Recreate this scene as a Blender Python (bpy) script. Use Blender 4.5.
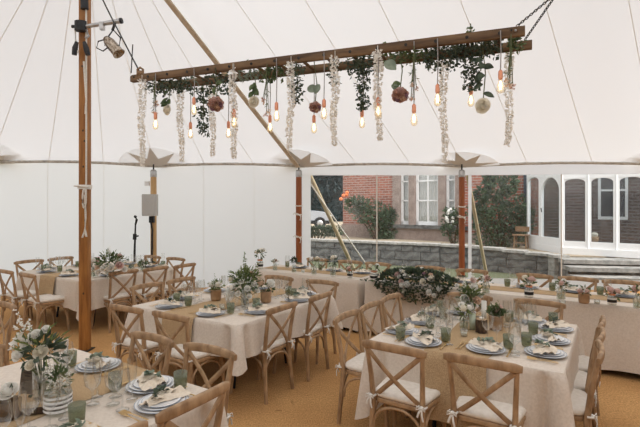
import bpy, math, random
from mathutils import Vector, Matrix

for o in list(bpy.data.objects):
    bpy.data.objects.remove(o, do_unlink=True)
scene = bpy.context.scene
COL = scene.collection
PI = math.pi

# ------------------------------------------------------------------ camera
FOC, CX, HZ, EYE = 455.0, 320.0, 206.0, 1.81       # focal length in px, centre column, horizon row, eye height
cam_data = bpy.data.cameras.new('camera')
cam_data.sensor_fit = 'HORIZONTAL'
cam_data.sensor_width = 36.0
cam_data.lens = 36.0 * FOC / 640.0
cam_data.shift_y = (HZ - 213.5) / 640.0
cam_data.clip_end = 400
cam = bpy.data.objects.new('camera', cam_data)
COL.objects.link(cam)
cam.location = (0, 0, EYE)
cam.rotation_euler = (PI / 2, 0, 0)
scene.camera = cam

# ------------------------------------------------------------------ overcast sky
world = bpy.data.worlds.new('overcast_sky')
scene.world = world
world.use_nodes = True
wn = world.node_tree
for n in list(wn.nodes):
    wn.nodes.remove(n)
w_out = wn.nodes.new('ShaderNodeOutputWorld')
w_bg = wn.nodes.new('ShaderNodeBackground')
w_bg.inputs['Color'].default_value = (0.925, 0.965, 1.0, 1)
w_bg.inputs['Strength'].default_value = 1.45
wn.links.new(w_bg.outputs[0], w_out.inputs[0])

# the sun behind thin cloud, high to the right and behind the camera
sun_data = bpy.data.lights.new('veiled_sun', 'SUN')
sun_data.energy = 7.6
sun_data.angle = math.radians(70)
sun_data.color = (1.0, .985, .965)
sun = bpy.data.objects.new('veiled_sun', sun_data)
COL.objects.link(sun)
sun.rotation_euler = Vector((.50, -.42, .76)).to_track_quat('Z', 'Y').to_euler()

try:
    scene.cycles.transparent_max_bounces = 32
except Exception:
    pass
scene.view_settings.view_transform = 'Standard'
scene.view_settings.look = 'None'
scene.view_settings.exposure = 0.0
scene.view_settings.gamma = 1.0
scene.view_settings.use_curve_mapping = False

# ------------------------------------------------------------------ pixel / layout helpers
TH = math.radians(32.5)            # the dining tables stand turned by this angle to the tent wall
CT, ST = math.cos(TH), math.sin(TH)
def L2W(a, b):                     # table-layout coordinates -> world x, y
    return (a * CT + b * ST, -a * ST + b * CT)
def W2L(x, y):
    return (x * CT - y * ST, x * ST + y * CT)
def onz(px, py, z):                # pixel -> world point on the horizontal plane z
    d = FOC * (EYE - z) / (py - HZ)
    return ((px - CX) / FOC * d, d)
def zat(py, d):                    # height seen in row py at depth d
    return EYE - (py - HZ) * d / FOC
def rnd(a, b):
    return random.uniform(a, b)

# ------------------------------------------------------------------ mesh builder
class MB:
    def __init__(s):
        s.v, s.f, s.sm = [], [], []
    def add(s, vs, fs, smooth=True):
        o = len(s.v)
        s.v += [tuple(p) for p in vs]
        for q in fs:
            s.f.append(tuple(o + i for i in q)); s.sm.append(smooth)
        return s
    def box(s, c, size, M=None, smooth=False):
        x, y, z = size[0] / 2, size[1] / 2, size[2] / 2
        vs = [Vector((sx * x, sy * y, sz * z)) for sx in (-1, 1) for sy in (-1, 1) for sz in (-1, 1)]
        if M is not None:
            vs = [M @ p for p in vs]
        vs = [p + Vector(c) for p in vs]
        return s.add(vs, [(0, 1, 3, 2), (4, 6, 7, 5), (0, 4, 5, 1), (2, 3, 7, 6), (0, 2, 6, 4), (1, 5, 7, 3)], smooth)
    def bar(s, p, q, w, h, up=(0, 0, 1)):
        return s.sweep([p, q], [(w / 2, h / 2)], up=up, n=4, smooth=False)
    def sweep(s, pts, sizes, up=(0, 0, 1), n=8, smooth=True, caps=True, power=2.0):
        """section of half-width w (sideways) and half-height h (along up) swept along pts; n=4 is a rectangle"""
        pts = [Vector(p) for p in pts]
        up = Vector(up)
        if len(sizes) == 1:
            sizes = list(sizes) * len(pts)
        rows = []
        side0 = None
        for i, p in enumerate(pts):
            t = (pts[min(i + 1, len(pts) - 1)] - pts[max(i - 1, 0)])
            if t.length < 1e-9:
                t = Vector((0, 0, 1))
            t.normalize()
            side = t.cross(up)
            if side.length < 0.05:
                side = side0 if side0 is not None else t.cross(Vector((0, 1, 0.01)))
            side.normalize()
            side0 = side
            u = side.cross(t).normalized()
            w, h = sizes[i] if isinstance(sizes[i], (tuple, list)) else (sizes[i], sizes[i])
            row = []
            for k in range(n):
                if n == 4:
                    cx, cy = ((1, 1), (-1, 1), (-1, -1), (1, -1))[k]
                else:
                    a = 2 * PI * k / n
                    cx, cy = math.cos(a), math.sin(a)
                    if power != 2.0:
                        cx = math.copysign(abs(cx) ** (2 / power), cx); cy = math.copysign(abs(cy) ** (2 / power), cy)
                row.append(p + side * (cx * w) + u * (cy * h))
            rows.append(row)
        vs = [q for r in rows for q in r]
        fs = []
        for i in range(len(rows) - 1):
            for k in range(n):
                fs.append((i * n + k, i * n + (k + 1) % n, (i + 1) * n + (k + 1) % n, (i + 1) * n + k))
        s.add(vs, fs, smooth)
        if caps:
            s.add(rows[0], [tuple(range(n - 1, -1, -1))], False)
            s.add(rows[-1], [tuple(range(n))], False)
        return s
    def tube(s, pts, r, n=8, caps=True):
        rr = r if isinstance(r, (list, tuple)) else [r]
        return s.sweep(pts, [(q, q) for q in rr], up=(0.013, 0.02, 1), n=n if n != 4 else 5, caps=caps)
    def lathe(s, prof, n=16, c=(0, 0, 0), closed=False, smooth=True):
        vs = []
        for r, z in prof:
            for k in range(n):
                a = 2 * PI * k / n
                vs.append((c[0] + r * math.cos(a), c[1] + r * math.sin(a), c[2] + z))
        fs = []
        for i in range(len(prof) - 1):
            for k in range(n):
                fs.append((i * n + k, i * n + (k + 1) % n, (i + 1) * n + (k + 1) % n, (i + 1) * n + k))
        s.add(vs, fs, smooth)
        return s
    def disc(s, r, z, n=16, c=(0, 0), up=True):
        vs = [(c[0] + r * math.cos(2 * PI * k / n), c[1] + r * math.sin(2 * PI * k / n), z) for k in range(n)]
        return s.add(vs, [tuple(range(n)) if up else tuple(range(n - 1, -1, -1))], False)
    def ball(s, c, r, n=8, m=5, M=None):
        r = r if isinstance(r, (tuple, list)) else (r, r, r)
        vs, fs = [], []
        for i in range(1, m):
            ph = PI * i / m
            for k in range(n):
                a = 2 * PI * k / n
                vs.append(Vector((r[0] * math.sin(ph) * math.cos(a), r[1] * math.sin(ph) * math.sin(a), r[2] * math.cos(ph))))
        top, bot = len(vs), len(vs) + 1
        vs += [Vector((0, 0, r[2])), Vector((0, 0, -r[2]))]
        for i in range(m - 2):
            for k in range(n):
                fs.append((i * n + k, (i + 1) * n + k, (i + 1) * n + (k + 1) % n, i * n + (k + 1) % n))
        for k in range(n):
            fs.append((top, k, (k + 1) % n))
            fs.append((bot, (m - 2) * n + (k + 1) % n, (m - 2) * n + k))
        if M is not None:
            vs = [M @ p for p in vs]
        return s.add([p + Vector(c) for p in vs], fs, True)
    def leaf(s, p, d, length, width, nrm=None, bend=0.15):
        """a folded two-facet leaf blade from p along d"""
        p = Vector(p); d = Vector(d).normalized()
        if nrm is None:
            nrm = Vector((rnd(-1, 1), rnd(-1, 1), rnd(-1, 1)))
        side = d.cross(Vector(nrm))
        if side.length < 1e-3:
            side = d.cross(Vector((0.3, 0.5, 0.8)))
        side.normalize()
        up = side.cross(d).normalized()
        m = p + d * length * 0.5
        tip = p + d * length - up * length * bend
        return s.add([p, m + side * width / 2 + up * width * .18, tip, m - side * width / 2 + up * width * .18],
                     [(0, 1, 2), (0, 2, 3)], False)
    def bigleaf(s, p, d, length, width, nrm, bend=0.2, n=6):
        p = Vector(p); d = Vector(d).normalized(); side = d.cross(Vector(nrm)).normalized(); up = side.cross(d)
        vs, fs = [], []
        for i in range(n + 1):
            t = i / n
            w = width / 2 * math.sin(PI * min(1, t * .93 + .05)) ** .8
            c = p + d * length * t - up * length * bend * t * t
            vs += [c - side * w + up * w * .3, c, c + side * w + up * w * .3]
        for i in range(n):
            for k in range(2):
                a = i * 3 + k
                fs.append((a, a + 1, a + 4, a + 3))
        return s.add(vs, fs, True)
    def grid(s, P, smooth=True):
        n = len(P[0])
        vs = [q for r in P for q in r]
        fs = [(i * n + k, i * n + k + 1, (i + 1) * n + k + 1, (i + 1) * n + k) for i in range(len(P) - 1) for k in range(n - 1)]
        return s.add(vs, fs, smooth)
    def prism(s, outline, z0, z1, smooth=False):
        n = len(outline)
        vs = [(x, y, z0) for x, y in outline] + [(x, y, z1) for x, y in outline]
        s.add(vs, [(k, (k + 1) % n, n + (k + 1) % n, n + k) for k in range(n)], smooth)
        s.add(vs[n:], [tuple(range(n))], False)
        s.add(vs[:n], [tuple(range(n - 1, -1, -1))], False)
        return s
    def xf(s, M):
        s.v = [tuple(M @ Vector(p)) for p in s.v]
        return s
    def mesh(s, name, mat):
        me = bpy.data.meshes.new(name)
        me.from_pydata(s.v, [], s.f)
        me.polygons.foreach_set('use_smooth', s.sm)
        me.materials.append(mat)
        me.update()
        return me

def inst(name, me, parent=None, loc=(0, 0, 0), rz=0.0, rot=None, scale=None):
    o = bpy.data.objects.new(name, me)
    COL.objects.link(o)
    o.location = loc
    o.rotation_euler = rot if rot is not None else (0, 0, rz)
    if scale is not None:
        o.scale = (scale, scale, scale) if not isinstance(scale, (tuple, list)) else scale
    if parent is not None:
        o.parent = parent
    return o
def put(name, mb, mat, parent=None, **k):
    return inst(name, mb.mesh(name, mat), parent, **k)
def tag(o, label, cat, group=None):
    o['label'] = label
    o['category'] = cat
    if group:
        o['group'] = group
    return o
def thing(name, label, cat, loc=(0, 0, 0), rz=0.0, group=None, rot=None, scale=None):
    return tag(inst(name, None, None, loc, rz, rot, scale), label, cat, group)
def struct(name, mb, mat, parent=None, **k):
    o = put(name, mb, mat, parent, **k)
    if parent is None:
        o['kind'] = 'structure'
    return o

# ------------------------------------------------------------------ materials
MATS = {}
def newmat(name):
    m = bpy.data.materials.new(name)
    m.use_nodes = True
    nt = m.node_tree
    for n in list(nt.nodes):
        nt.nodes.remove(n)
    out = nt.nodes.new('ShaderNodeOutputMaterial')
    MATS[name] = m
    return m, nt, out
def ramp(nt, fac, stops):
    r = nt.nodes.new('ShaderNodeValToRGB')
    els = r.color_ramp.elements
    while len(els) < len(stops):
        els.new(0.5)
    for e, (p, c) in zip(els, stops):
        e.position = p
        e.color = (c[0], c[1], c[2], 1)
    nt.links.new(fac, r.inputs[0])
    return r.outputs[0]
def noise(nt, scale, detail=3, stretch=(1, 1, 1), coord='Object', rough=.55):
    tc = nt.nodes.new('ShaderNodeTexCoord')
    mp = nt.nodes.new('ShaderNodeMapping')
    mp.inputs['Scale'].default_value = stretch
    nt.links.new(tc.outputs[coord], mp.inputs[0])
    n = nt.nodes.new('ShaderNodeTexNoise')
    n.inputs['Scale'].default_value = scale
    n.inputs['Detail'].default_value = detail
    n.inputs['Roughness'].default_value = rough
    nt.links.new(mp.outputs[0], n.inputs['Vector'])
    return n.outputs['Fac']
def bump(nt, fac, strength, dist=0.01):
    b = nt.nodes.new('ShaderNodeBump')
    b.inputs['Strength'].default_value = strength
    b.inputs['Distance'].default_value = dist
    nt.links.new(fac, b.inputs['Height'])
    return b.outputs[0]
def pbr(name, c1, c2=None, rough=.6, scale=8, stretch=(1, 1, 1), metal=0.0, bstr=0.0, detail=3, coord='Object', lo=.35, hi=.65, spec=.4, sub=None):
    m, nt, out = newmat(name)
    b = nt.nodes.new('ShaderNodeBsdfPrincipled')
    b.inputs['Roughness'].default_value = rough
    b.inputs['Metallic'].default_value = metal
    b.inputs['Specular IOR Level'].default_value = spec
    if c2 is None and not bstr:
        b.inputs['Base Color'].default_value = (*c1, 1)
    else:
        f = noise(nt, scale, detail, stretch, coord)
        nt.links.new(ramp(nt, f, [(lo, c1), (hi, c2 or c1)]), b.inputs['Base Color'])
        if bstr:
            nt.links.new(bump(nt, f, bstr), b.inputs['Normal'])
    nt.links.new(b.outputs[0], out.inputs[0])
    return m
def leafmat(name, c1, c2, trans=.3, scale=14):
    m, nt, out = newmat(name)
    f = noise(nt, scale, 2, coord='Object')
    col = ramp(nt, f, [(.35, c1), (.65, c2)])
    d = nt.nodes.new('ShaderNodeBsdfPrincipled')
    d.inputs['Roughness'].default_value = .5
    d.inputs['Specular IOR Level'].default_value = .3
    t = nt.nodes.new('ShaderNodeBsdfTranslucent')
    mx = nt.nodes.new('ShaderNodeMixShader')
    mx.inputs[0].default_value = trans
    nt.links.new(col, d.inputs['Base Color']); nt.links.new(col, t.inputs['Color'])
    nt.links.new(d.outputs[0], mx.inputs[1]); nt.links.new(t.outputs[0], mx.inputs[2])
    nt.links.new(mx.outputs[0], out.inputs[0])
    return m
def fabric(name, col, trans, bscale=3.0, bstr=.12):
    """tent canvas: light falls through it"""
    m, nt, out = newmat(name)
    d = nt.nodes.new('ShaderNodeBsdfDiffuse'); t = nt.nodes.new('ShaderNodeBsdfTranslucent')
    mx = nt.nodes.new('ShaderNodeMixShader'); mx.inputs[0].default_value = trans
    d.inputs[0].default_value = (*col, 1); t.inputs[0].default_value = (*col, 1)
    f = noise(nt, bscale, 3, (1, 1, 2.5), 'Object')
    nb = bump(nt, f, bstr, .05)
    nt.links.new(nb, d.inputs['Normal'])
    nt.links.new(d.outputs[0], mx.inputs[1]); nt.links.new(t.outputs[0], mx.inputs[2])
    nt.links.new(mx.outputs[0], out.inputs[0])
    return m
def thin_glass(name, tint=(1, 1, 1), rough=.03, edge=.55, haze=0.0, hazecol=(.9, .9, .9), base=.05):
    """thin clear wall: transparent with mirror-like rim"""
    m, nt, out = newmat(name)
    tr = nt.nodes.new('ShaderNodeBsdfTransparent'); tr.inputs[0].default_value = (*tint, 1)
    gl = nt.nodes.new('ShaderNodeBsdfGlossy'); gl.inputs['Roughness'].default_value = rough
    lw = nt.nodes.new('ShaderNodeLayerWeight'); lw.inputs[0].default_value = .35
    mr = nt.nodes.new('ShaderNodeMapRange')
    mr.inputs['To Min'].default_value = base; mr.inputs['To Max'].default_value = edge
    nt.links.new(lw.outputs['Facing'], mr.inputs[0])
    mx = nt.nodes.new('ShaderNodeMixShader')
    nt.links.new(mr.outputs[0], mx.inputs[0]); nt.links.new(tr.outputs[0], mx.inputs[1]); nt.links.new(gl.outputs[0], mx.inputs[2])
    last = mx
    if haze:
        df = nt.nodes.new('ShaderNodeBsdfDiffuse'); df.inputs[0].default_value = (*hazecol, 1)
        m2 = nt.nodes.new('ShaderNodeMixShader'); m2.inputs[0].default_value = haze
        nt.links.new(mx.outputs[0], m2.inputs[1]); nt.links.new(df.outputs[0], m2.inputs[2]); last = m2
    nt.links.new(last.outputs[0], out.inputs[0])
    return m

M_roof = fabric('roof_canvas', (.815, .815, .822), .31, 1.2, .10)
M_wallc = fabric('wall_canvas', (.935, .91, .91), .78, 1.4, .16)
M_seam = fabric('seam_webbing', (.93, .91, .88), .60)
M_rope_eave = pbr('eave_rope', (.42, .38, .33), (.62, .58, .52), .85, 12, detail=5)
M_star = fabric('star_patch', (.78, .73, .67), .46)
M_patch = fabric('pale_patch', (.95, .945, .935), .70)
M_lightblock = fabric('light_blocking_canvas', (.20, .18, .16), .12)  # unseen walls made dark and near opaque to cut fill light
M_pole = pbr('king_pole_wood', (.22, .080, .018), (.42, .185, .045), .5, 6, (3, 3, .35), bstr=.15, detail=6)
M_redpost = pbr('side_post_stain', (.22, .062, .018), (.32, .098, .03), .5, 6, (3, 3, .3), detail=5)
M_pine = pbr('pine_post', (.47, .29, .13), (.60, .39, .19), .55, 6, (3, 3, .3), detail=5)
M_chair = pbr('weathered_oak', (.24, .140, .070), (.50, .325, .185), .55, 7, (2.5, 2.5, 1.1), bstr=.12, detail=6, lo=.3, hi=.7)
M_cushion = pbr('cream_cushion', (.74, .68, .60), (.82, .76, .69), .85, 30, bstr=.05)
M_tie = pbr('cotton_tie', (.72, .69, .64), (.80, .77, .72), .85, 30)
m, nt, out = newmat('greige_linen'); M_cloth = m
f1 = noise(nt, 60, 4, (1, 1, 1), 'Object')
f2 = noise(nt, 5.5, 3, (1, 1, .6), 'Object')
b = nt.nodes.new('ShaderNodeBsdfPrincipled'); b.inputs['Roughness'].default_value = .9; b.inputs['Specular IOR Level'].default_value = .15
nt.links.new(ramp(nt, f1, [(.35, (.66, .575, .49)), (.65, (.74, .655, .57))]), b.inputs['Base Color'])
b2 = nt.nodes.new('ShaderNodeBump'); b2.inputs['Strength'].default_value = .35; b2.inputs['Distance'].default_value = .03
nt.links.new(f2, b2.inputs['Height']); nt.links.new(bump(nt, f1, .08), b2.inputs['Normal']); nt.links.new(b2.outputs[0], b.inputs['Normal'])
nt.links.new(b.outputs[0], out.inputs[0])
M_runner = pbr('hessian', (.38, .255, .14), (.56, .40, .24), .95, 140, (1, 1, 1), bstr=.15, detail=3, spec=.1)
M_black = pbr('black_metal', (.012, .012, .013), None, .45)
M_blackrub = pbr('black_plastic', (.015, .015, .017), (.03, .03, .033), .6, 20)
M_top = pbr('table_board', (.40, .30, .20), (.50, .38, .26), .7, 5)
M_white = pbr('white_porcelain', (.80, .79, .78), None, .2, spec=.5)
M_napkin = pbr('cream_napkin', (.72, .62, .50), (.80, .71, .59), .9, 40, bstr=.1, spec=.1)
M_gold = pbr('brushed_gold', (.62, .42, .18), (.70, .49, .24), .35, 20, metal=.85)
M_copper = pbr('copper', (.72, .30, .18), (.80, .36, .22), .35, 20, metal=.6)
M_glass = thin_glass('clear_glass', (.985, .99, .985), .03, .70, .0, base=.04)
M_jar = thin_glass('jar_glass', (.95, .965, .95), .05, .45, .03, base=.05)
M_bulb = thin_glass('bulb_glass', (1.0, .95, .86), .04, .35, .20, (1, .90, .72), base=.04)
M_green = thin_glass('green_glass', (.74, .755, .63), .08, .30, .34, (.29, .315, .215), base=.05)
M_leaf = leafmat('mid_green_leaf', (.065, .10, .042), (.15, .20, .085))
M_dleaf = leafmat('dark_green_leaf', (.042, .062, .042), (.12, .155, .105), .28)
M_eleaf = leafmat('eucalyptus_leaf', (.17, .22, .165), (.30, .36, .28), .3)
M_yleaf = leafmat('fresh_green_leaf', (.13, .17, .055), (.24, .29, .11))
M_stem = pbr('green_stem', (.09, .11, .045), (.14, .16, .07), .6, 20)
M_wpetal = leafmat('white_petal', (.90, .88, .82), (.95, .93, .89), .35)
M_cpetal = leafmat('cream_petal', (.88, .83, .71), (.93, .89, .79), .45)
M_ppetal = leafmat('peach_petal', (.78, .56, .42), (.86, .69, .55), .35)
M_pkpetal = leafmat('blush_petal', (.72, .50, .46), (.82, .64, .58), .35)
M_mpetal = leafmat('mauve_petal', (.34, .18, .24), (.50, .31, .36), .25)
M_dpetal = leafmat('dried_rose_petal', (.46, .23, .19), (.80, .57, .46), .35, 30)
M_strand = leafmat('ivory_strand', (.93, .90, .85), (.97, .95, .91), .5, 30)
M_bark = pbr('bark', (.035, .02, .012), (.12, .075, .045), .9, 30, (1, 1, .4), bstr=.6, detail=6)
M_cut = pbr('cut_wood', (.46, .30, .17), (.58, .41, .25), .8, 12)
M_candle = pbr('ivory_wax', (.76, .73, .66), None, .5)
M_gcandle = pbr('sage_wax', (.47, .52, .40), None, .5)
M_kraft = pbr('kraft_card', (.105, .078, .056), (.135, .10, .072), .9, 25)
M_ink = pbr('dark_ink', (.02, .018, .016), None, .8)
M_terra = pbr('brown_glazed_pot', (.33, .20, .11), (.44, .28, .16), .5, 20)
M_ladder = pbr('old_ladder_wood', (.075, .038, .016), (.20, .115, .052), .6, 5, (.5, 4, 4), bstr=.15, detail=6)
M_iron = pbr('dark_iron', (.02, .018, .016), (.05, .045, .04), .5, 30, metal=.5)
M_steel = pbr('galvanised_steel', (.42, .42, .42), (.56, .56, .56), .4, 20, metal=.7)
M_alu = pbr('polished_can', (.16, .11, .07), (.52, .45, .37), .22, 40, metal=.9)
M_rope = pbr('white_rope', (.66, .62, .55), (.78, .74, .67), .85, 60)
M_brope = pbr('black_rope', (.03, .03, .03), (.07, .07, .07), .85, 60)
M_cord = pbr('grey_cord', (.34, .32, .31), None, .7)
M_speaker = pbr('grey_speaker_cloth', (.46, .45, .43), (.52, .51, .49), .85, 80)
M_webbing = pbr('beige_webbing', (.50, .40, .28), (.60, .50, .37), .85, 10)
M_guy = pbr('natural_guy_rope', (.42, .34, .21), (.54, .45, .30), .85, 40)

m, nt, out = newmat('filament_glow')
em = nt.nodes.new('ShaderNodeEmission'); em.inputs[0].default_value = (1, .80, .52, 1); em.inputs[1].default_value = 5.0
nt.links.new(em.outputs[0], out.inputs[0]); M_fil = m

# plate: glazed white with blue-grey line on the rim
def plate_mat(name, r0, r1):
    m, nt, out = newmat(name)
    tc = nt.nodes.new('ShaderNodeTexCoord'); sx = nt.nodes.new('ShaderNodeSeparateXYZ'); cb = nt.nodes.new('ShaderNodeCombineXYZ')
    ln = nt.nodes.new('ShaderNodeVectorMath'); ln.operation = 'LENGTH'
    nt.links.new(tc.outputs['Object'], sx.inputs[0]); nt.links.new(sx.outputs[0], cb.inputs[0]); nt.links.new(sx.outputs[1], cb.inputs[1])
    nt.links.new(cb.outputs[0], ln.inputs[0])
    mr = nt.nodes.new('ShaderNodeMapRange'); mr.inputs['From Min'].default_value = r0; mr.inputs['From Max'].default_value = r1
    nt.links.new(ln.outputs['Value'], mr.inputs[0])
    c = ramp(nt, mr.outputs[0], [(.0, (.74, .735, .73)), (.45, (.74, .735, .73)), (.55, (.38, .42, .50)), (1.0, (.38, .42, .50))])
    b = nt.nodes.new('ShaderNodeBsdfPrincipled'); b.inputs['Roughness'].default_value = .25
    nt.links.new(c, b.inputs['Base Color']); nt.links.new(b.outputs[0], out.inputs[0])
    return m
M_plate = plate_mat('blue_rim_plate', .111, .121)
M_cplate = plate_mat('blue_rim_charger', .128, .138)
M_splate = plate_mat('blue_rim_small_plate', .092, .100)

# clear PVC sheet with wrinkle streaks
m, nt, out = newmat('clear_pvc'); M_pvc = m
tr = nt.nodes.new('ShaderNodeBsdfTransparent'); tr.inputs[0].default_value = (.95, .955, .955, 1)
gl = nt.nodes.new('ShaderNodeBsdfGlossy'); gl.inputs['Roughness'].default_value = .22
df = nt.nodes.new('ShaderNodeBsdfDiffuse'); df.inputs[0].default_value = (.85, .84, .82, 1)
tl = nt.nodes.new('ShaderNodeBsdfTranslucent'); tl.inputs[0].default_value = (.85, .84, .82, 1)
f1 = noise(nt, 1.6, 5, (1.0, 1.0, .45), 'Object', .7)
nt.links.new(bump(nt, f1, .5, .03), gl.inputs['Normal'])
fac = ramp(nt, f1, [(.44, (.008,) * 3), (.58, (.035,) * 3), (.72, (.20,) * 3)])
mx1 = nt.nodes.new('ShaderNodeMixShader'); mx1.inputs[0].default_value = .06
nt.links.new(tr.outputs[0], mx1.inputs[1]); nt.links.new(gl.outputs[0], mx1.inputs[2])
mx2 = nt.nodes.new('ShaderNodeMixShader'); mx2.inputs[0].default_value = .5
nt.links.new(df.outputs[0], mx2.inputs[1]); nt.links.new(tl.outputs[0], mx2.inputs[2])
mx3 = nt.nodes.new('ShaderNodeMixShader')
nt.links.new(fac, mx3.inputs[0]); nt.links.new(mx1.outputs[0], mx3.inputs[1]); nt.links.new(mx2.outputs[0], mx3.inputs[2])
nt.links.new(mx3.outputs[0], out.inputs[0])

# coir matting with a ribbed weave, stains
m, nt, out = newmat('coir_matting'); M_floor = m
f1 = noise(nt, 1.1, 5, (1, 1, 1), 'Object', .6)
f2 = noise(nt, 90, 3, (1, .5, 1), 'Object')
f3 = noise(nt, 7, 6, (1, 1, 1), 'Object', .7)
c1 = ramp(nt, f1, [(.3, (.50, .280, .120)), (.7, (.66, .39, .175))])
c2 = ramp(nt, f2, [(.3, (.62, .58, .52)), (.7, (1.15, 1.12, 1.06))])
c3 = ramp(nt, f3, [(.30, (.30, .25, .22)), (.37, (1, 1, 1))])
mu = nt.nodes.new('ShaderNodeMix'); mu.data_type = 'RGBA'; mu.blend_type = 'MULTIPLY'; mu.inputs[0].default_value = 1
nt.links.new(c1, mu.inputs[6]); nt.links.new(c2, mu.inputs[7])
mv = nt.nodes.new('ShaderNodeMix'); mv.data_type = 'RGBA'; mv.blend_type = 'MULTIPLY'; mv.inputs[0].default_value = .8
nt.links.new(mu.outputs[2], mv.inputs[6]); nt.links.new(c3, mv.inputs[7])
b = nt.nodes.new('ShaderNodeBsdfPrincipled'); b.inputs['Roughness'].default_value = .95; b.inputs['Specular IOR Level'].default_value = .1
nt.links.new(mv.outputs[2], b.inputs['Base Color']); nt.links.new(bump(nt, f2, .35, .01), b.inputs['Normal'])
nt.links.new(b.outputs[0], out.inputs[0])

# far brickwork (single bricks are two pixels high)
def brickmat(name, c1, c2, mo, sc=1.0):
    m, nt, out = newmat(name)
    tc = nt.nodes.new('ShaderNodeTexCoord'); sx = nt.nodes.new('ShaderNodeSeparateXYZ'); cb = nt.nodes.new('ShaderNodeCombineXYZ')
    nt.links.new(tc.outputs['Object'], sx.inputs[0]); nt.links.new(sx.outputs[0], cb.inputs[0]); nt.links.new(sx.outputs[2], cb.inputs[1])
    bk = nt.nodes.new('ShaderNodeTexBrick')
    nt.links.new(cb.outputs[0], bk.inputs['Vector'])
    bk.inputs['Scale'].default_value = sc
    bk.inputs['Brick Width'].default_value = .30; bk.inputs['Row Height'].default_value = .10; bk.inputs['Mortar Size'].default_value = .014
    bk.inputs['Color1'].default_value = (*c1, 1); bk.inputs['Color2'].default_value = (*c2, 1); bk.inputs['Mortar'].default_value = (*mo, 1)
    b = nt.nodes.new('ShaderNodeBsdfPrincipled'); b.inputs['Roughness'].default_value = .9
    nt.links.new(bk.outputs['Color'], b.inputs['Base Color']); nt.links.new(b.outputs[0], out.inputs[0])
    return m
M_brick = brickmat('red_brick', (.37, .125, .080), (.23, .075, .05), (.36, .29, .25))
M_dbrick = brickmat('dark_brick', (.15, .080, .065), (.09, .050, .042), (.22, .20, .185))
M_stone = pbr('grey_stone', (.050, .050, .050), (.17, .168, .16), .9, 7, bstr=.4, detail=7)
M_stonel = pbr('pale_coping', (.22, .21, .19), (.40, .38, .35), .9, 7, bstr=.3, detail=6)
M_mortar = pbr('lime_mortar', (.26, .25, .235), (.36, .35, .33), .95, 14)
M_sandst = pbr('pink_sandstone', (.24, .18, .155), (.33, .26, .225), .9, 4, bstr=.2, detail=6)
M_wpaint = pbr('white_paint', (.80, .79, .78), None, .5)
M_curtain = pbr('cream_blind', (.80, .76, .69), (.86, .82, .76), .9, 20)
M_pane = thin_glass('house_glass', (.93, .94, .94), .03, .4, .04, (.6, .6, .6), base=.05)
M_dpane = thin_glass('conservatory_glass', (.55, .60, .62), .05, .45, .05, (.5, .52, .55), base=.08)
M_gravel = pbr('sandy_gravel', (.27, .215, .15), (.38, .31, .225), .95, 25)
M_grass = pbr('lawn', (.06, .07, .035), (.12, .13, .075), .95, 18, detail=5)
M_flag = pbr('stone_flag', (.17, .165, .155), (.36, .34, .31), .9, 5, bstr=.25, detail=6)
M_hedge = leafmat('dark_hedge_leaf', (.010, .022, .026), (.028, .050, .052), .15, 3)
M_shrub = leafmat('shrub_leaf', (.035, .062, .035), (.10, .145, .08), .2, 3)
M_orange = leafmat('orange_rose', (.80, .20, .07), (.9, .34, .15), .2)
M_car = pbr('silver_car_paint', (.42, .44, .47), None, .3, metal=.3)
M_tyre = pbr('tyre', (.015, .015, .016), None, .8)
M_carglass = pbr('car_window', (.03, .035, .045), None, .1)
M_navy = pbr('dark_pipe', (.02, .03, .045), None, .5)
M_plank = pbr('garden_wood', (.20, .115, .06), (.28, .17, .09), .7, 8)

# =================================================================== THE TENT
EAVE = 2.71
POSTS = [(-6.67, 9.2), (-3.66, 10.1), (-.377, 10.1), (3.197, 10.1), (7.2, 9.65), (9.6, 7.2), (10.3, 4.0), (9.6, .5), (7.0, -2.3),
         (3.3, -3.6), (-.4, -3.8), (-4.0, -3.4), (-7.0, -1.6), (-8.7, 1.3), (-9.0, 4.3), (-8.4, 7.0)]
K1 = Vector((-2.954, 5.719, 5.85))
K2 = Vector((5.6, 5.719, 5.85))
def ridge(x):
    return Vector((x, 5.719, 5.85 - .6 * (1 - ((x - 1.323) / 4.277) ** 2)))
RIDGE = {2: -2.954, 3: .31, 4: 3.7, 5: 5.6, 6: 5.6, 7: 5.6, 8: 5.6, 9: 3.0, 10: 0.0, 11: -2.954}
NSUB = 6
def station(i, k):
    p, q = Vector(POSTS[i]), Vector(POSTS[(i + 1) % 16])
    t = k / NSUB
    e = p.lerp(q, t)
    z = EAVE + .055 * math.sin(PI * t)
    r0, r1 = RIDGE.get(i, -2.954), RIDGE.get((i + 1) % 16, -2.954)
    return Vector((e.x, e.y, z)), ridge(r0 + (r1 - r0) * t)
def roofpt(E, R, t):
    z = E.z + (R.z - E.z) * (.88 * t + .12 * t * t)
    return Vector((E.x + (R.x - E.x) * t, E.y + (R.y - E.y) * t, z))
mb = MB()
rows = []
for i in range(16):
    for k in range(NSUB):
        E, R = station(i, k)
        rows.append([roofpt(E, R, j / 12) for j in range(13)])
rows.append(rows[0])
mb.grid(rows)
ceiling = struct('ceiling', mb, M_roof)
for i in list(range(12, 16)) + list(range(0, 6)):
    for k in (0, 2, 4):
        E, R = station(i, k)
        pts = [roofpt(E, R, j / 16) - Vector((0, 0, .012)) for j in range(17)]
        put('seam', MB().sweep(pts, [(.0065, .002)], n=4, smooth=False), M_seam, ceiling)

# matting floor, slightly raised over the lawn
mb = MB().prism([(x * 1.0, y * 1.0) for x, y in reversed(POSTS)], -.10, 0.0)
floor = struct('floor', mb, M_floor)

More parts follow.
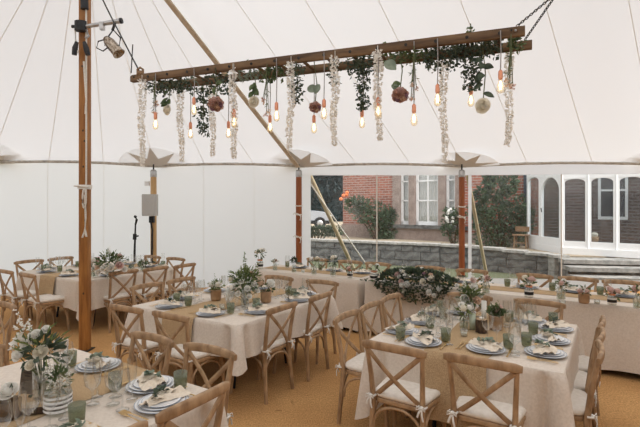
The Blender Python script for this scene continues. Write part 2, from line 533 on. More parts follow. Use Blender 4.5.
def wall_strip(segs, z0, z1=None, mat=M_wallc, name='wall', sub=10, clip=None, inset=0.0):
    mb = MB()
    for i in segs:
        p, q = Vector(POSTS[i]), Vector(POSTS[(i + 1) % 16])
        n = Vector((-(q - p).y, (q - p).x)).normalized()
        P = []
        for j in range(9):
            row = []
            for k in range(sub + 1):
                t = k / sub
                e = p.lerp(q, t)
                top = EAVE + .055 * math.sin(PI * t) if z1 is None else z1
                z = z0 + (top - z0) * j / 8
                w = .02 * math.sin(t * 19 + i) * (1 - z / 3.2) * (1 if 0 < k < sub else 0)
                row.append((e.x + n.x * (w + inset), e.y + n.y * (w + inset), z))
            P.append(row)
        mb.grid(P)
    return struct(name, mb, mat)
wall_left = wall_strip([13, 14, 15, 0, 1], 0.0, name='wall_left')
wall_right = wall_strip([5, 6, 7], 0.0, name='wall_right', mat=M_lightblock)
wall_front = wall_strip([8, 9, 10, 11, 12], 0.0, name='wall_front', mat=M_lightblock)
wall_back = wall_strip([2, 3, 4], 2.49, name='wall_back')
# bottom skirt and edge bands of the clear wall belong to the back wall
mb = MB()
def on_seg(i, s):
    p, q = Vector(POSTS[i]), Vector(POSTS[i + 1])
    return p.lerp(q, s)
for i in (2, 3, 4):
    a, b_ = on_seg(i, 0), on_seg(i, 1)
    mb.add([(a.x, a.y, 0), (b_.x, b_.y, 0), (b_.x, b_.y, .22), (a.x, a.y, .22)], [(0, 1, 2, 3)], False)
for i, s0, s1 in ((2, 0.0, .048), (3, .022, .040), (2, .985, 1.0)):
    a, b_ = on_seg(i, s0), on_seg(i, s1)
    mb.add([(a.x, a.y - .006, .22), (b_.x, b_.y - .006, .22), (b_.x, b_.y - .006, 2.5), (a.x, a.y - .006, 2.5)], [(0, 1, 2, 3)], False)
put('edge_band', mb, M_wallc, wall_back)
for i in (0, 1, 15):                                        # stitched seams in the plain wall
    for s in ((.33, .67) if i != 15 else (.4, .8)):
        p, q = Vector(POSTS[i]), Vector(POSTS[(i + 1) % 16])
        e = p.lerp(q, s)
        n = Vector((-(q - p).y, (q - p).x)).normalized() * -.02
        put('seam', MB().bar((e.x + n.x, e.y + n.y, .02), (e.x + n.x, e.y + n.y, 2.7), .008, .006, up=(n.x, n.y, 0)), M_seam, wall_left)

# clear windows, one sheet between each pair of vertical zips
spans = [(2, .048, .458), (2, .458, .985), (3, .040, .508), (3, .508, 1.0), (4, 0.0, 1.0)]
for w, (i, s0, s1) in enumerate(spans):
    P = []
    for j in range(11):
        row = []
        for k in range(13):
            s = s0 + (s1 - s0) * k / 12
            e = on_seg(i, s)
            row.append((e.x, e.y + .012 * math.sin(s * 31 + j * .8) * math.sin(PI * k / 12), .2 + 2.31 * j / 10))
        P.append(row)
    wo = struct('window_%d' % (w + 1), MB().grid(P), M_pvc)
    if s1 < .9:
        e = on_seg(i, s1)
        put('zip_seam', MB().tube([(e.x, e.y - .015, .05), (e.x, e.y - .015, 2.5)], .014, 6), M_rope, wo)

# rope along the eaves
pts = []
for i in list(range(12, 16)) + list(range(0, 7)):
    for k in range(NSUB):
        E, R = station(i, k)
        d = (R - E); d.z = 0; d.normalize()
        pts.append(E + d * .03 - Vector((0, 0, .02)))
struct('trim_1', MB().tube(pts, .03, 7), M_rope_eave)

# star-shaped reinforcement patches where the side posts meet the roof
for i in (0, 1, 2, 3, 4):
    E, R = station(i, 0)
    up = (roofpt(E, R, .12) - E).normalized()
    u = up.cross(Vector((0, 0, 1))).normalized()
    nrm = up.cross(u).normalized()
    if nrm.z > 0:
        nrm = -nrm
    def sp(x, y, off):
        return E + u * x + up * y + nrm * off - Vector((0, 0, .01))
    rim = [sp(.76 * math.cos(a), .66 * math.sin(a), .022) for a in [PI * k / 20 for k in range(21)]]
    put('reinforcing_patch', MB().add(rim, [tuple(range(21))], False), M_patch, ceiling)
    pl = []
    angs = [10, 46, 90, 134, 170]
    pl.append(sp(.20, -.005, .035))
    for q, a in enumerate(angs):
        ro = .76 if q in (0, 4) else .68
        pl.append(sp(ro * math.cos(math.radians(a)), ro * math.sin(math.radians(a)), .035))
        if q < 4:
            am = math.radians((a + angs[q + 1]) / 2)
            pl.append(sp(.31 * math.cos(am), .31 * math.sin(am), .035))
    pl.append(sp(-.20, -.005, .035))
    n = len(pl)
    back = [p - nrm * .008 for p in pl]
    mb = MB().add(pl, [tuple(range(n))], False).add(back, [tuple(range(n - 1, -1, -1))], False)
    mb.add(pl + back, [(k, (k + 1) % n, n + (k + 1) % n, n + k) for k in range(n)], False)
    put('star_patch', mb, M_star, ceiling)

# side posts
def side_post(i, mat, label, ties):
    E, R = station(i, 0)
    d = (R - E); d.z = 0; d.normalize()
    x, y = E.x + d.x * .17, E.y + d.y * .17
    t = thing('side_post', label, 'post', (x, y, 0))
    put('shaft', MB().tube([(0, 0, 0), (0, 0, 1.3), (0, 0, 2.50)], [.066, .066, .064], 12), mat, t)
    cap = put('steel_cap', MB().lathe([(.0, 2.60), (.05, 2.60), (.07, 2.56), (.072, 2.46), (.066, 2.44)], 12), M_steel, t)
    put('pin', MB().tube([(0, 0, 2.58), (0, 0, 2.72)], .016, 8), M_black, t)
    for z, tail in ties:
        ring = [(.07 * math.cos(a), .07 * math.sin(a), z + .012 * math.sin(a)) for a in [2 * PI * k / 12 for k in range(13)]]
        mb = MB().tube(ring, .014, 6)
        if tail:
            mb.tube([(0, -.075, z), (.05, -.10, z - .05), (.03, -.11, z - .13)], .013, 6).tube([(0, -.075, z), (-.08, -.10, z + .03), (-.12, -.09, z)], .013, 6)
        put('rope_tie', mb, M_rope, t)
    return t, x, y
side_post(2, M_redpost, 'red-brown wooden side post between plain wall and clear window', ((1.82, 0), (1.63, 1), (1.14, 1)))
side_post(3, M_redpost, 'red-brown wooden side post standing between two clear windows', ((1.80, 0), (1.57, 1)))
t, sx, sy = side_post(1, M_pine, 'pale pine side post carrying the grey speaker', ())
put('junction_box', MB().box((-.13, -.02, 2.30), (.10, .06, .10)), M_wpaint, t)

sp_ = thing('loudspeaker', 'grey box loudspeaker fixed to the pale pine post', 'speaker', (sx + .0, sy - .20, 1.60))
mb = MB().sweep([(0, 0, 0), (0, 0, .46)], [(.145, .12)], up=(0, 1, 0), n=16, power=7)
put('cabinet', mb, M_speaker, sp_)
put('grille', MB().box((0, -.122, .23), (.26, .012, .42)), M_speaker, sp_)
put('bracket', MB().box((0, .125, .20), (.10, .05, .16)), M_blackrub, sp_)
put('plug_box', MB().box((0, .10, -.08), (.10, .08, .14)), M_blackrub, sp_)
put('cable', MB().tube([(.0, .02, -.1), (.01, .09, -.3), (0, .10, -.8), (0, .10, -1.55)], .022, 6), M_blackrub, sp_)

ms = thing('microphone_stand', 'slim black microphone stand against the plain white wall', 'stand', (-3.92, 9.62, 0))
put('round_base', MB().lathe([(0, .03), (.10, .03), (.14, .015), (.14, 0)], 16), M_black, ms)
put('pole', MB().tube([(0, 0, .02), (.0, 0, .85), (.01, 0, 1.15), (.02, 0, 1.45)], [.024, .024, .02, .016], 8), M_black, ms)
put('clutch', MB().tube([(.0, 0, 1.10), (.005, 0, 1.22)], .04, 8).tube([(.0, -.02, 1.16), (.09, -.02, 1.18)], .018, 6), M_black, ms)
put('microphone', MB().tube([(.02, 0, 1.42), (.045, 0, 1.52), (.02, 0, 1.58), (-.005, 0, 1.60)], [.02, .026, .034, .022], 8), M_black, ms)

# webbing from king pole top to the side post, and guys outside
tag(put('roof_strap', MB().sweep([(-.48, 9.95, 2.66), K1 - Vector((-.12, -.09, .28))], [(.048, .012)], n=4, smooth=False), M_webbing),
    'wide beige strap running under the roof from pole top to side post', 'strap')
tag(put('guy_rope', MB().tube([(-.30, 10.26, 2.66), (1.02, 12.5, -.12)], .05, 7), M_guy), 'thick pale guy rope outside, slanting past the parked car', 'rope')
tag(put('guy_rope', MB().tube([(3.29, 10.25, 2.66), (4.5, 12.25, -.12)], .042, 7), M_guy), 'thick pale guy rope outside, slanting past the large leafy shrub', 'rope')
tag(put('guy_rope', MB().tube([(-.28, 10.26, 2.4), (1.5, 12.6, -.12)], .016, 6), M_rope), 'thin white guy line outside below the orange roses', 'rope')

# ------------------------------------------------------------------ king pole
kp = thing('king_pole', 'tall square brown king pole standing on the coir matting', 'pole', (K1.x, K1.y, 0))
put('shaft', MB().sweep([(0, 0, 0), (0, 0, 2), (0, 0, 4), (0, 0, 5.8)], [(.056, .056)], up=(0, 1, 0), n=20, power=8), M_pole, kp)
mb = MB().tube([(.048, -.070, 5.6), (.052, -.070, 3.6), (.052, -.070, 2.2), (.048, -.070, 1.85)], .012, 6)
mb.tube([(.03, -.085, 3.6), (.05, -.09, 3.3), (.06, -.085, 3.12), (.05, -.085, 2.95)], .012, 6)
put('rope', mb, M_rope, kp)
mb = MB()
for k in range(5):
    mb.tube([(.035 + .02 * math.cos(a) + k * .004, -.09 - .006 * k, 1.90 + .12 * math.sin(a)) for a in [2 * PI * q / 12 for q in range(13)]], .009, 6)
mb.tube([(.05, -.10, 1.95), (.06, -.10, 1.66), (.05, -.10, 1.50), (.02, -.10, 1.42)], .012, 6).tube([(.05, -.10, 1.52), (.07, -.10, 1.43)], .012, 6)
put('rope_coil', mb, M_rope, kp)
mb = MB()
mb.sweep([(0, 0, 2.02), (0, 0, 2.075)], [(.066, .066)], up=(0, 1, 0), n=20, power=8)
mb.tube([(-.10, -.07, 2.06), (.10, -.08, 2.05)], .012, 6)
put('white_band', mb, M_tie, kp)
for z in (1.63, 2.30, 2.75, 2.62, .72, 3.55):
    x = rnd(-.04, .04)
    put('knot', MB().ball((x, -.055, z), (.012, .005, .016), 8, 4), M_bark, kp)
put('foot_ring', MB().box((0, 0, .006), (.17, .17, .012)), M_iron, kp)

# lighting arm on the pole with its can lamp
arm = thing('lamp_bracket', 'grey steel lamp arm with black clamps on the king pole', 'bracket', (K1.x, K1.y - .085, zat(27, 5.63)))
ax = .052
mb = MB().sweep([(.005, -.03, -.06), (.005, -.03, .06)], [(.075, .05)], up=(0, 1, 0), n=10).sweep([(-.11, -.02, 0), (.12, -.02, 0)], [(.014, .02)], n=6)
put('clamp', mb, M_blackrub, arm)
put('clamp_strap', MB().tube([(-.03, -.03, .05), (-.055, -.04, -.05), (-.05, -.04, -.22), (-.02, -.04, -.33)], .012, 6), M_rope, arm)
put('upper_wrap', MB().sweep([(.045, -.01, .22), (.04, -.01, .42)], [(.05, .04)], up=(0, 1, 0), n=8), M_blackrub, arm)
for x, tilt in ((-.035, -.03), (.055, .05)):
    put('black_bag', MB().sweep([(x, -.04, -.20), (x + tilt * .6, -.05, -.28), (x + tilt, -.045, -.36)], [(.022, .02), (.036, .03), (.03, .026)], up=(0, 1, 0), n=8), M_blackrub, arm)
put('arm_tube', MB().tube([(.06, -.02, .0), (.25, -.02, .03), (.50, -.02, .07)], [.024, .026, .03], 10), M_steel, arm)
put('end_cap', MB().tube([(.485, -.02, .068), (.515, -.02, .073)], .034, 10), M_blackrub, arm)
put('shackle', MB().tube([(.08, -.03, -.05), (.11, -.04, -.12), (.07, -.04, -.15)], .016, 6), M_steel, arm)
put('clamp_block', MB().box((.27, -.03, .0), (.05, .06, .09)), M_steel, arm)
lam = thing('can_lamp', 'silver can spotlight hanging under the steel arm', 'lamp', (K1.x + .40, K1.y - .12, zat(46, 5.6)))
R_ = Matrix.Rotation(math.radians(-40), 4, 'Y')
mb = MB().lathe([(0, .13), (.035, .13), (.05, .10), (.066, .06), (.07, -.10), (.078, -.13), (.072, -.13), (.06, -.05), (0, -.04)], 16).xf(R_)
put('can', mb, M_alu, lam)
put('yoke', MB().tube([(-.09, 0, .0), (-.06, 0, .10), (.01, 0, .20), (.10, 0, .10), (.08, 0, -.02)], .010, 6).tube([(.0, 0, .19), (.03, 0, .28)], .016, 6), M_black, lam)
put('cable', MB().tube([(-.08, .01, .09), (-.18, .01, .06), (-.20, .01, -.02), (-.12, .01, -.06), (-.06, .0, -.02)], .008, 6), M_black, lam)

# =================================================================== OUTSIDE
struct('ground_lawn', MB().add([(-60, -30, -.13), (60, -30, -.13), (60, 80, -.13), (-60, 80, -.13)], [(0, 1, 2, 3)], False), M_grass)
def at_px(px, d):
    return Vector(((px - CX) / FOC * d, d))
wallpath = [(at_px(288, 16.4), .66), (at_px(440, 14.3), .63), (at_px(480, 13.7), .605), (at_px(551, 12.4), .50)]
GZ = .48
out_ = [(p.x + .15, p.y + .25) for p, z in wallpath]
poly = out_ + [(6.6, 12.1), (12, 11.6), (40, 11.6), (40, 70), (-40, 70), (-40, 16.7)]
struct('ground_gravel', MB().prism(poly, -.12, GZ), M_gravel)

sw = thing('stone_wall', 'grey coursed stone terrace wall outside the clear windows', 'wall')
random.seed(5)
mb = MB()
for (p, zp), (q, zq) in zip(wallpath[:-1], wallpath[1:]):
    dr = (q - p).normalized(); n = Vector((dr.y, -dr.x))
    o1, o2 = p - n * .16, q - n * .16
    mb.add([(p.x - n.x * .03, p.y - n.y * .03, -.13), (q.x - n.x * .03, q.y - n.y * .03, -.13), (q.x - n.x * .03, q.y - n.y * .03, zq - .05), (p.x - n.x * .03, p.y - n.y * .03, zp - .05),
            (o1.x, o1.y, -.13), (o2.x, o2.y, -.13), (o2.x, o2.y, zq - .05), (o1.x, o1.y, zp - .05)],
           [(0, 1, 2, 3), (5, 4, 7, 6), (3, 2, 6, 7), (1, 5, 6, 2), (4, 0, 3, 7)], False)
put('mortar_core', mb, M_mortar, sw)
courses = [(-.13, .08), (.08, .36), (.36, .56), ('cap', 0)]
for (p, zp), (q, zq) in zip(wallpath[:-1], wallpath[1:]):
    Ls = (q - p).length; dr = (q - p) / Ls; n = Vector((dr.y, -dr.x))
    for ci, (c0, c1) in enumerate(courses):
        s = 0.0
        while s < Ls - .02:
            l = min(rnd(.38, .85) if c0 != 'cap' else rnd(.6, 1.0), Ls - s)
            if Ls - s - l < .2:
                l = Ls - s
            m_ = s + l / 2
            zt = zp + (zq - zp) * m_ / Ls
            k = (zt + .13) / (.66 + .13)
            if c0 == 'cap':
                z0, z1, mat, pr, th_ = zt - .085, zt, M_stonel, .05, .42
            else:
                z0, z1, mat, pr, th_ = -.13 + (c0 + .13) * k, -.13 + (c1 + .13) * k, M_stone, rnd(-.012, .018), .10
                z1 = min(z1, zt - .088)
            c = p + dr * m_ + n * (pr - th_ / 2 + .03)
            R3 = Matrix.Rotation(math.atan2(dr.y, dr.x), 3, 'Z')
            put('stone' if c0 != 'cap' else 'coping_stone', MB().box((0, 0, 0), (l - .022, th_, z1 - z0 - .016), R3), mat, sw, loc=(c.x, c.y, (z0 + z1) / 2))
            s += l
# pier and steps
pc = at_px(557.5, 12.05)
pier = thing('stone_pier', 'pale stone pier at the end of the terrace wall', 'pier', (pc.x, pc.y, -.13))
for k, (z0, z1, w) in enumerate(((0, .22, .34), (.23, .42, .33), (.43, .58, .34))):
    put('stone', MB().box((0, 0, (z0 + z1) / 2), (w, .34, z1 - z0)), M_stonel, pier)
put('coping_stone', MB().box((0, 0, .62), (.42, .42, .07)), M_stonel, pier)
stp = thing('stone_steps', 'worn grey stone steps leading up to the white conservatory', 'steps', (7.70, 11.10, 0), math.radians(-9))
for k, (y0, z1) in enumerate(((-.62, .14), (-.22, .32), (.18, .46))):
    stone = put('step', MB().box((0, 0, 0), (3.2, .62, .10)), M_flag, stp, loc=(.15 * 0, y0 + .22, z1 - .05))
    put('riser', MB().box((0, 0, 0), (3.15, .40, z1 + .02)), M_stone, stp, loc=(0, y0 + .30, (z1 - .10 - .13) / 2))

# ---- brick house
FR = math.radians(-38.6)
HO = (1.01, 20.0, GZ - .02)
def tf(px):
    r = (px - CX) / FOC
    return (r * 20 - 1.01) / (.781 + .624 * r)
def fz(px, py):
    return zat(py, 20 - .624 * tf(px)) - HO[2]
house = thing('brick_house', 'old red brick house with stone mullioned window outside', 'house', HO, FR)
wx0, wx1 = tf(393), tf(461)
sill = fz(420, 225)
def hb(name, x0, x1, z0, z1, y0, y1, mat, parent=house):
    return put(name, MB().box((0, 0, 0), (x1 - x0, y1 - y0, z1 - z0)), mat, parent, loc=((x0 + x1) / 2, (y0 + y1) / 2, (z0 + z1) / 2))
hb('brick_wall', 0, wx0, .55, 6, 0, .4, M_brick)
hb('brick_wall', wx1, 8.0, .35, 6, 0, .4, M_brick)
hb('brick_wall', wx0, wx1, 3.6, 6, 0, .4, M_brick)
hb('plinth', -.04, wx0 - .0, 0, .55, -.06, .4, M_sandst)
hb('plinth', wx0, wx1 + .1, 0, sill - .14, -.03, .4, M_sandst)
hb('plinth', wx1 + .1, 8.0, 0, .35, -.06, .4, M_sandst)
hb('sill', wx0 - .12, wx1 + .25, sill - .14, sill, -.16, .35, M_stone)
piers = [(393, 399.5), (409, 414.5), (438.5, 445), (455.5, 462)]
for a, b_ in piers:
    hb('stone_mullion', tf(a), tf(b_), sill, 3.6, -.05, .3, M_sandst)
for a, b_ in ((399.5, 409), (414.5, 438.5), (445, 455.5)):
    x0, x1 = tf(a), tf(b_)
    w = put('window', MB().box((x0 + .05, .17, (sill + 3.6) / 2), (.10, .08, 3.6 - sill)).box((x1 - .05, .17, (sill + 3.6) / 2), (.10, .08, 3.6 - sill))
            .box(((x0 + x1) / 2, .17, sill + .07), (x1 - x0, .08, .14)).box(((x0 + x1) / 2, .17, sill + .95), (x1 - x0, .08, .05)).box(((x0 + x1) / 2, .17, sill + 1.72), (x1 - x0, .08, .05)), M_wpaint, house)
    if b_ - a > 20:
        put('glazing_bar', MB().box(((x0 + x1) / 2, .17, (sill + 3.6) / 2), (.05, .06, 3.6 - sill)), M_wpaint, w)
    for z0, z1 in ((sill + .14, sill + .93), (sill + .97, sill + 1.70), (sill + 1.74, 3.55)):
        put('pane', MB().box(((x0 + x1) / 2, .19, (z0 + z1) / 2), (x1 - x0 - .2, .01, z1 - z0)), M_pane, w)
    folds = []
    for k in range(41):
        x = x0 + (x1 - x0) * k / 40
        folds.append([(x, .33 + .03 * math.sin(k * 1.5), sill), (x, .33 + .03 * math.sin(k * 1.5), 3.6)])
    put('curtain', MB().grid(folds), M_curtain, w)
hb('drain_pipe', tf(524.5), tf(527.5), 0, 6, -.14, 0, M_navy)
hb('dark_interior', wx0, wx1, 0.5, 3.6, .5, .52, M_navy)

# ---- conservatory: a side face and a front face of tall arched lights
con = thing('conservatory', 'white painted conservatory with tall arched glass panels outside', 'conservatory', (0, 0, GZ))
def cbay(p, q, z0, z1, arch, mid=None, pmat=M_dpane):
    d = (q - p); l = d.length; d.normalize()
    ang = math.atan2(d.y, d.x)
    fr = inst('bay_frame', None, con, (p.x, p.y, 0), ang)
    mb = MB()
    w = .065
    mb.box((w / 2, 0, z1 / 2), (w, .09, z1)).box((l - w / 2, 0, z1 / 2), (w, .09, z1))
    mb.box((l / 2, 0, z0 / 2), (l - 2 * w, .08, z0)).box((l / 2, 0, z1 + .1), (l, .1, .2))
    # spandrels above the arch
    R = l / 2 - w
    zc = z1 - R * arch
    n = 14
    arc = [(l / 2 + R * math.cos(PI * k / n), zc + R * arch * math.sin(PI * k / n)) for k in range(n + 1)]
    for y in (-.035, .035):
        vs = [(x, y, z) for x, z in arc] + [(x, y, z1) for x, z in arc]
        mb.add(vs, [(k, k + 1, n + 2 + k, n + 1 + k) for k in range(n)], False)
    for (x, z), (x2, z2) in zip(arc[:-1], arc[1:]):
        mb.add([(x, -.035, z), (x2, -.035, z2), (x2, .035, z2), (x, .035, z)], [(0, 1, 2, 3)], False)
    fo = put('frame', mb, M_wpaint, con, loc=(p.x, p.y, 0), rz=ang)
    bpy.data.objects.remove(fr)
    pane = [(l - w, z0)] + arc + [(w, z0)]
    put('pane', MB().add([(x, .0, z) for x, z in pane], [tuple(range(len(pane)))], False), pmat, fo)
    return fo
Q0, Q1, Q2 = Vector((6.63, 14.5)), Vector((6.78, 12.75)), Vector((8.12, 11.62))
cbay(Q0, Q0.lerp(Q1, .42), .42, 2.22, .5)
door = cbay(Q0.lerp(Q1, .42), Q1, .42, 2.16, 1.0)
put('door_handle', MB().tube([(.12, -.06, 1.15), (.12, -.08, 1.27)], .015, 6), M_iron, door)
step3 = (Q2 - Q1) / 2.72
for k in range(4):
    cbay(Q1 + step3 * k, Q1 + step3 * (k + 1), .36, 2.08, .45)
for k in (0, 1, 2, 3, 4):
    p = Q1 + step3 * k
    put('corner_post', MB().box((p.x, p.y - .02, 1.4), (.085, .085, 2.8)), M_wpaint, con)
e = Q1 + step3 * 4
put('white_plinth', MB().bar((Q1.x, Q1.y - .05, .09), (e.x, e.y - .05, .09), .10, .18).bar((Q0.x, Q0.y, .09), (Q1.x, Q1.y, .09), .10, .18), M_wpaint, con)
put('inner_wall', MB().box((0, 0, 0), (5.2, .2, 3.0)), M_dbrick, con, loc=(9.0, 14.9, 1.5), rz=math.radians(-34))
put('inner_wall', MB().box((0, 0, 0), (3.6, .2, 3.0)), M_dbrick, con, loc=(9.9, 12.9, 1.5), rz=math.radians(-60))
iw = inst('inner_window', MB().box((-.34, 0, 0), (.07, .06, 1.6)).box((.34, 0, 0), (.07, .06, 1.6)).box((0, 0, -.78), (.74, .08, .09)).box((0, 0, .05), (.68, .05, .05)).box((0, 0, .78), (.74, .06, .07)).mesh('inner_window', M_wpaint),
          con, (8.72, 13.55, 1.75), math.radians(-36))
put('pane', MB().box((0, .02, 0), (.62, .01, 1.5)), M_carglass, iw)
put('inner_door', MB().box((0, 0, 0), (.10, .6, 2.3)), M_wpaint, con, loc=(8.95, 12.55, 1.2), rz=math.radians(-40))
put('flower_pot', MB().lathe([(.0, 0), (.09, 0), (.12, .2), (.0, .2)], 10), M_terra, con, loc=(7.9, 13.1, 0.25))
put('yellow_flowers', MB().ball((0, 0, 0), (.10, .10, .08), 8, 5), M_cpetal, con, loc=(7.9, 13.1, .5))

# ---- garden stool by the drain pipe
st = at_px(521, 14.3)
gs = thing('garden_stool', 'small wooden garden stool beside the conservatory door', 'stool', (st.x, st.y, GZ), math.radians(-38))
put('seat', MB().box((0, 0, .42), (.44, .34, .04)), M_plank, gs)
for sx_ in (-.18, .18):
    for sy_ in (-.13, .13):
        put('leg', MB().bar((sx_, sy_, 0), (sx_ * .9, sy_ * .9, .40), .035, .035), M_plank, gs)
put('backrest', MB().box((0, .15, .60), (.42, .03, .16)), M_plank, gs)
put('stretcher', MB().box((0, -.125, .18), (.36, .025, .03)), M_plank, gs)

# ---- shrubs
def shrub(name, blobs, count, leaf, mat, label, extra=None, loc=None, cat='shrub'):
    c0 = Vector(loc)
    t = thing(name, label, cat, loc)
    mb = MB()
    for q in range(count):
        c, r = random.choice(blobs)
        d = Vector((random.gauss(0, 1), random.gauss(0, 1), random.gauss(0, 1))).normalized()
        rr = random.random() ** .4
        p = Vector(c) - c0 + Vector((d.x * r[0], d.y * r[1], d.z * r[2])) * rr
        if p.z < .02:
            p.z = rnd(.02, .2)
        ld = (d + Vector((rnd(-.7, .7), rnd(-.7, .7), rnd(-.5, .7)))).normalized()
        mb.leaf(p, ld, leaf * rnd(.7, 1.3), leaf * rnd(.4, .65), None, .2)
    f = put('foliage', mb, mat, t)
    f['kind'] = 'stuff'
    mb = MB()
    for c, r in blobs[:6]:
        e = Vector(c) - c0
        mb.tube([(e.x * .2, e.y * .2, 0), (e.x * .6, e.y * .6, max(.05, e.z * .5)), (e.x, e.y, max(.1, e.z))], [.035, .025, .012], 6)
    put('stem', mb, M_bark, t)
    if extra:
        extra(t, c0)
    return t
random.seed(11)
def px3(px, py, d):
    return ((px - CX) / FOC * d, d, zat(py, d))
def orange(t, c0):
    for px, py in ((341, 199), (343.5, 195.5), (346.5, 195), (347, 192.5)):
        p = Vector(px3(px, py, 18.6)) - c0
        put('rose_bloom', MB().ball(p, (.085, .085, .075), 8, 5), M_orange, t)
bl = [(px3(x, y, 18.4), (r, r * .7, r)) for x, y, r in ((352, 205, .28), (360, 206, .38), (369, 211, .50), (378, 214, .52), (385, 220, .42), (389, 230, .34), (386, 238, .30), (362, 215, .35), (380, 226, .5), (392, 215, .25))]
b0 = px3(380, 240, 18.4)
shrub('climbing_rose', bl, 1700, .15, M_shrub, 'climbing rose with orange blooms against the brick wall', orange, (b0[0], b0[1], GZ))
bl = [(px3(x, y, 14.9), (r, r * .7, r)) for x, y, r in ((478, 212, .30), (484, 222, .38), (492, 205, .42), (500, 215, .55), (508, 200, .45), (515, 213, .50), (519, 226, .42), (500, 232, .5), (488, 236, .4), (512, 238, .4), (497, 188, .35), (509, 183, .28), (490, 180, .2), (525, 214, .25), (481, 195, .22))]
b0 = px3(502, 246, 14.9)
shrub('large_shrub', bl, 2800, .15, M_shrub, 'large leafy green shrub against the brick house', None, (b0[0], b0[1], GZ))
def wht(t, c0):
    for k in range(10):
        p = Vector(px3(rnd(446, 453), rnd(208, 226), 15.4)) - c0
        put('white_bloom', MB().ball(p, .055, 6, 4), M_wpetal, t)
bl = [(px3(x, y, 15.5), (r, r * .7, r)) for x, y, r in ((449, 213, .20), (450, 222, .25), (457, 226, .25), (455, 236, .25), (447, 230, .16), (459, 216, .2))]
b0 = px3(453, 244, 15.5)
shrub('white_flower_shrub', bl, 500, .12, M_shrub, 'slim shrub with white blooms below the house window', wht, (b0[0], b0[1], GZ))
hb_ = []
for k in range(26):
    hb_.append(((rnd(-9, 3.2), 39 + rnd(-1, 1), GZ + rnd(.8, 7)), (1.6, 1.2, 1.5)))
shrub('dark_conifer_hedge', hb_, 5200, .42, M_hedge, 'tall dark conifer hedge beyond the parked car', None, (-2, 39.0, GZ), 'hedge')
hedge_core = [o for o in bpy.data.objects if o.name == 'dark_conifer_hedge'][0]
mb = MB().box((-.9, .6, 4.0), (13.5, 1.0, 8.0))
put('inner_twigs', mb, M_hedge, hedge_core)
# a low planting behind the wall in front of the car
bl = [(px3(x, 231, 17.0), (.28, .2, .18)) for x in (300, 306, 312, 318, 324, 330, 336)]
b0 = px3(318, 236, 17.0)
shrub('low_hedge', bl, 1500, .10, M_dleaf, 'low clipped hedge along the top of the terrace wall', None, (b0[0], b0[1], GZ))

# ---- parked car
car = thing('parked_car', 'silver car parked on the gravel beyond the terrace wall', 'car', (-.35, 27.0, GZ))
prof = [(-3.6, .35), (-3.65, .75), (-3.5, 1.0), (-2.9, 1.08), (.0, 1.05), (.55, .98), (.95, .82), (1.05, .55), (1.0, .32)]
def slab(outline, y0, y1, inset, mat, name, smooth=True):
    mb = MB(); n = len(outline)
    cx_ = sum(p[0] for p in outline) / n; cz_ = sum(p[1] for p in outline) / n
    ys = [(y0, inset), (y0 + .12, 1.0), (y1 - .12, 1.0), (y1, inset)]
    vs = []
    for y, k in ys:
        vs += [(cx_ + (x - cx_) * k, y, cz_ + (z - cz_) * k) for x, z in outline]
    fs = [(r * n + k, r * n + (k + 1) % n, (r + 1) * n + (k + 1) % n, (r + 1) * n + k) for r in range(3) for k in range(n)]
    mb.add(vs, fs, smooth).add(vs[:n], [tuple(range(n))], False).add(vs[-n:], [tuple(range(n - 1, -1, -1))], False)
    return put(name, mb, mat, car)
slab(prof, -.9, .9, .97, M_car, 'body', False)
cab = slab([(-3.4, 1.04), (-3.1, 1.55), (-2.6, 1.70), (-1.4, 1.70), (-.9, 1.62), (-.15, 1.05)], -.8, .8, .93, M_car, 'cabin', False)
put('windscreen', MB().add([(-.84, -.62, 1.58), (-.84, .62, 1.58), (-.14, .70, 1.10), (-.14, -.70, 1.10)], [(0, 1, 2, 3)], False), M_carglass, car)
put('side_window', MB().add([(-.95, -.815, 1.56), (-.35, -.815, 1.12), (-1.9, -.815, 1.12), (-1.9, -.815, 1.60)], [(0, 1, 2, 3)], False), M_carglass, car)
put('side_window', MB().add([(-2.0, -.815, 1.60), (-2.0, -.815, 1.12), (-3.1, -.815, 1.12), (-2.95, -.815, 1.52)], [(0, 1, 2, 3)], False), M_carglass, car)
put('sill_trim', MB().box((-1.3, -.9, .40), (4.4, .06, .20)), M_tyre, car)
put('bumper', MB().box((1.0, 0, .48), (.14, 1.7, .22)), M_tyre, car)
put('headlight', MB().ball((.90, -.72, .76), (.14, .12, .07), 8, 5), M_white, car)
for x in (.35, -2.75):
    for y in (-.86, .86):
        RX = Matrix.Rotation(PI / 2, 4, 'X')
        w = put('wheel', MB().lathe([(.20, -.09), (.33, -.10), (.35, -.06), (.35, .06), (.33, .10), (.20, .09), (.20, -.09)], 20).xf(RX), M_tyre, car, loc=(x, y, .35))
        put('rim', MB().lathe([(0, .10), (.07, .10), (.20, .075), (.20, -.075), (.07, -.10), (0, -.10)], 12).xf(RX), M_steel, w)

# =================================================================== CHAIRS
random.seed(3)
def rrect(w, d, r, n=5, w2=None):
    """rounded outline, w wide at the back (-y), w2 at the front"""
    w2 = w2 or w
    pts = []
    for cx_, cy_, a0 in ((w2 / 2 - r, d / 2 - r, 0), (-w2 / 2 + r, d / 2 - r, 90), (-w / 2 + r, -d / 2 + r, 180), (w / 2 - r, -d / 2 + r, 270)):
        for k in range(n + 1):
            a = math.radians(a0 + 90 * k / n)
            pts.append((cx_ + r * math.cos(a), cy_ + r * math.sin(a)))
    return pts
def loft(outline, levels, smooth=True):
    mb = MB(); n = len(outline); vs = []
    for z, k in levels:
        vs += [(x * k, y * k, z) for x, y in outline]
    fs = [(r * n + q, r * n + (q + 1) % n, (r + 1) * n + (q + 1) % n, (r + 1) * n + q) for r in range(len(levels) - 1) for q in range(n)]
    mb.add(vs, fs, smooth).add(vs[:n], [tuple(range(n - 1, -1, -1))], False).add(vs[-n:], [tuple(range(n))], smooth)
    return mb
CH = {}
so = rrect(.39, .41, .07, 5, .45)
